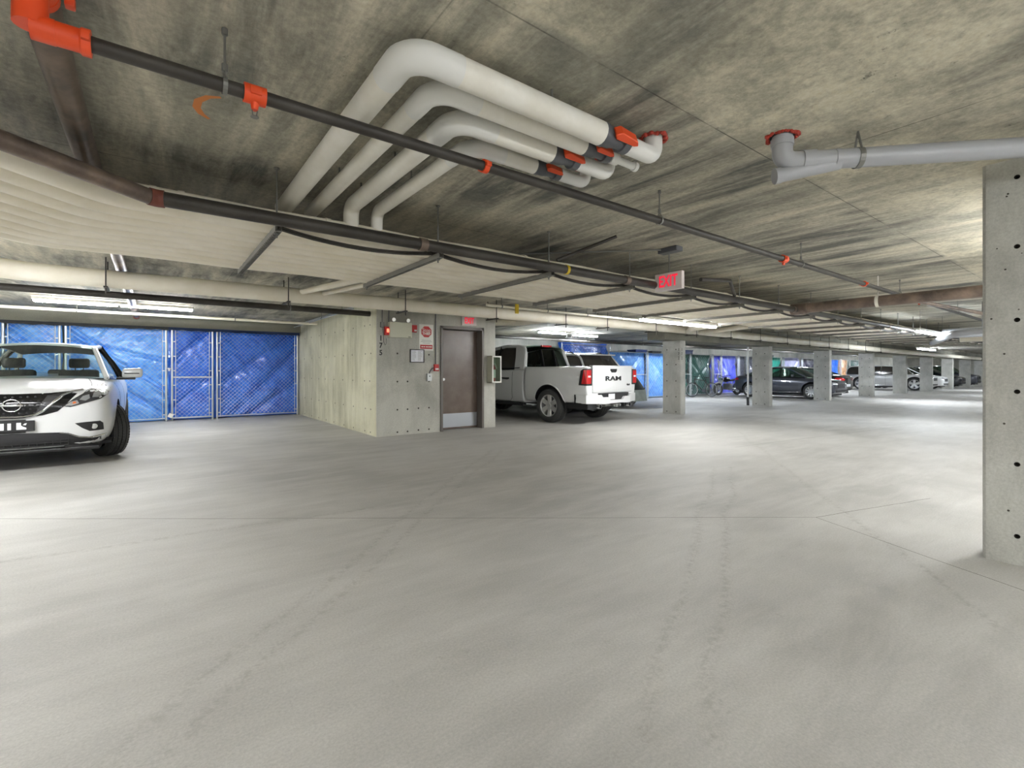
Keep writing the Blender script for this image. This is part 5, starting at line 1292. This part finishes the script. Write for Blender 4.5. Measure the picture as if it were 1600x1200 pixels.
bm = nb(); sweep(bm, [(-.26, -.36, 1.02), (-.36, -.22, 1.0), (-.42, 0, .95), (-.36, .22, 1.0), (-.26, .36, 1.02)], .014, 8); obj('handlebar', bm, M_black, mc, 40)
bm = nb(); cyl(bm, (-.48, 0, .84), (-.58, 0, .83), .05, 16, .085); obj('headlamp', bm, M_chrome, mc, 40)
bm = nb(); sweep(bm, [(-.1, -.14, .45), (-.2, -.17, .28), (.1, -.18, .24), (.45, -.19, .30), (.85, -.20, .40)], [.02, .02, .025, .05, .05], 10); obj('exhaust', bm, M_chrome, mc, 40)
bm = nb(); prism(bm, [(-1.0, .58), (-.72, .68), (-.48, .60), (-.72, .64)], 'Y', -.06, .06); obj('mudguard', bm, M_signw, mc)
# orange spray mark on the ceiling
bm = nb(); pts = []
SPR_PTS = [(.266, 2.74), (.215, 2.772), (.179, 2.84), (.176, 2.915), (.200, 2.975), (.239, 3.014)]
pr = None
for k, (px, py) in enumerate(SPR_PTS):
    q = V((SPR_PTS[min(k+1, 5)][0]-SPR_PTS[max(k-1, 0)][0], SPR_PTS[min(k+1, 5)][1]-SPR_PTS[max(k-1, 0)][1], 0)).normalized(); w2 = (.008, .015, .018, .018, .016, .008)[k]
    cur = [bm.verts.new((px-q.y*e, py+q.x*e, CE-.0012)) for e in (-w2, w2)]
    if pr: bm.faces.new((pr[0], pr[1], cur[1], cur[0]))
    pr = cur
tag(obj('spray_mark', bm, mat('orange_spray', (206,128,70), .8)), 'curved orange spray paint mark on the ceiling left of the white pipes', 'paint mark')

# ------------------------------------------------------------ one object per separate piece of a part
JOINED = {'lettering', 'stall_number', 'intake_slats', 'plate_marks', 'print_lines', 'fine_print', 'strip_marks', 'marks', 'small_badge'}
def pieces_of(me):
    n = len(me.vertices); par = list(range(n))
    def find(a):
        while par[a] != a: par[a] = par[par[a]]; a = par[a]
        return a
    for e in me.edges:
        a, b_ = find(e.vertices[0]), find(e.vertices[1])
        if a != b_: par[a] = b_
    isl = {}
    for i in range(n): isl.setdefault(find(i), []).append(i)
    K = list(isl.values())
    if len(K) < 2 or len(K) > 400: return None
    bb = []
    for k in K:
        c = [me.vertices[i].co for i in k]
        bb.append(([min(p[j] for p in c) for j in range(3)], [max(p[j] for p in c) for j in range(3)]))
    m = len(K); q = list(range(m))
    def f2(a):
        while q[a] != a: q[a] = q[q[a]]; a = q[a]
        return a
    for i in range(m):
        for j in range(i+1, m):
            g = math.sqrt(sum(max(0, bb[i][0][t_]-bb[j][1][t_], bb[j][0][t_]-bb[i][1][t_])**2 for t_ in range(3)))
            s1 = max(bb[i][1][t_]-bb[i][0][t_] for t_ in range(3)); s2 = max(bb[j][1][t_]-bb[j][0][t_] for t_ in range(3))
            if g <= max(.02, .5*max(s1, s2)): q[f2(i)] = f2(j)
    out = {}
    for i in range(m): out.setdefault(f2(i), []).extend(K[i])
    return list(out.values()) if len(out) > 1 else None
for o in [x for x in C.objects if x.type == 'MESH' and x.get('kind') is None and x.parent is not None]:
    nm = o.name.split('.')[0]
    if nm in JOINED:
        if pieces_of(o.data): o['kind'] = 'stuff'
        continue
    P = pieces_of(o.data)
    if not P: continue
    src = bmesh.new(); src.from_mesh(o.data); meshes = []
    for k in P:
        keep = set(k); b2 = src.copy(); b2.verts.ensure_lookup_table()
        bmesh.ops.delete(b2, geom=[v for v in b2.verts if v.index not in keep], context='VERTS')
        me = bpy.data.meshes.new(nm); b2.to_mesh(me); b2.free()
        for mm in o.data.materials: me.materials.append(mm)
        meshes.append(me)
    src.free(); o.data = meshes[0]
    for me in meshes[1:]:
        c = o.copy(); c.data = me; C.objects.link(c)
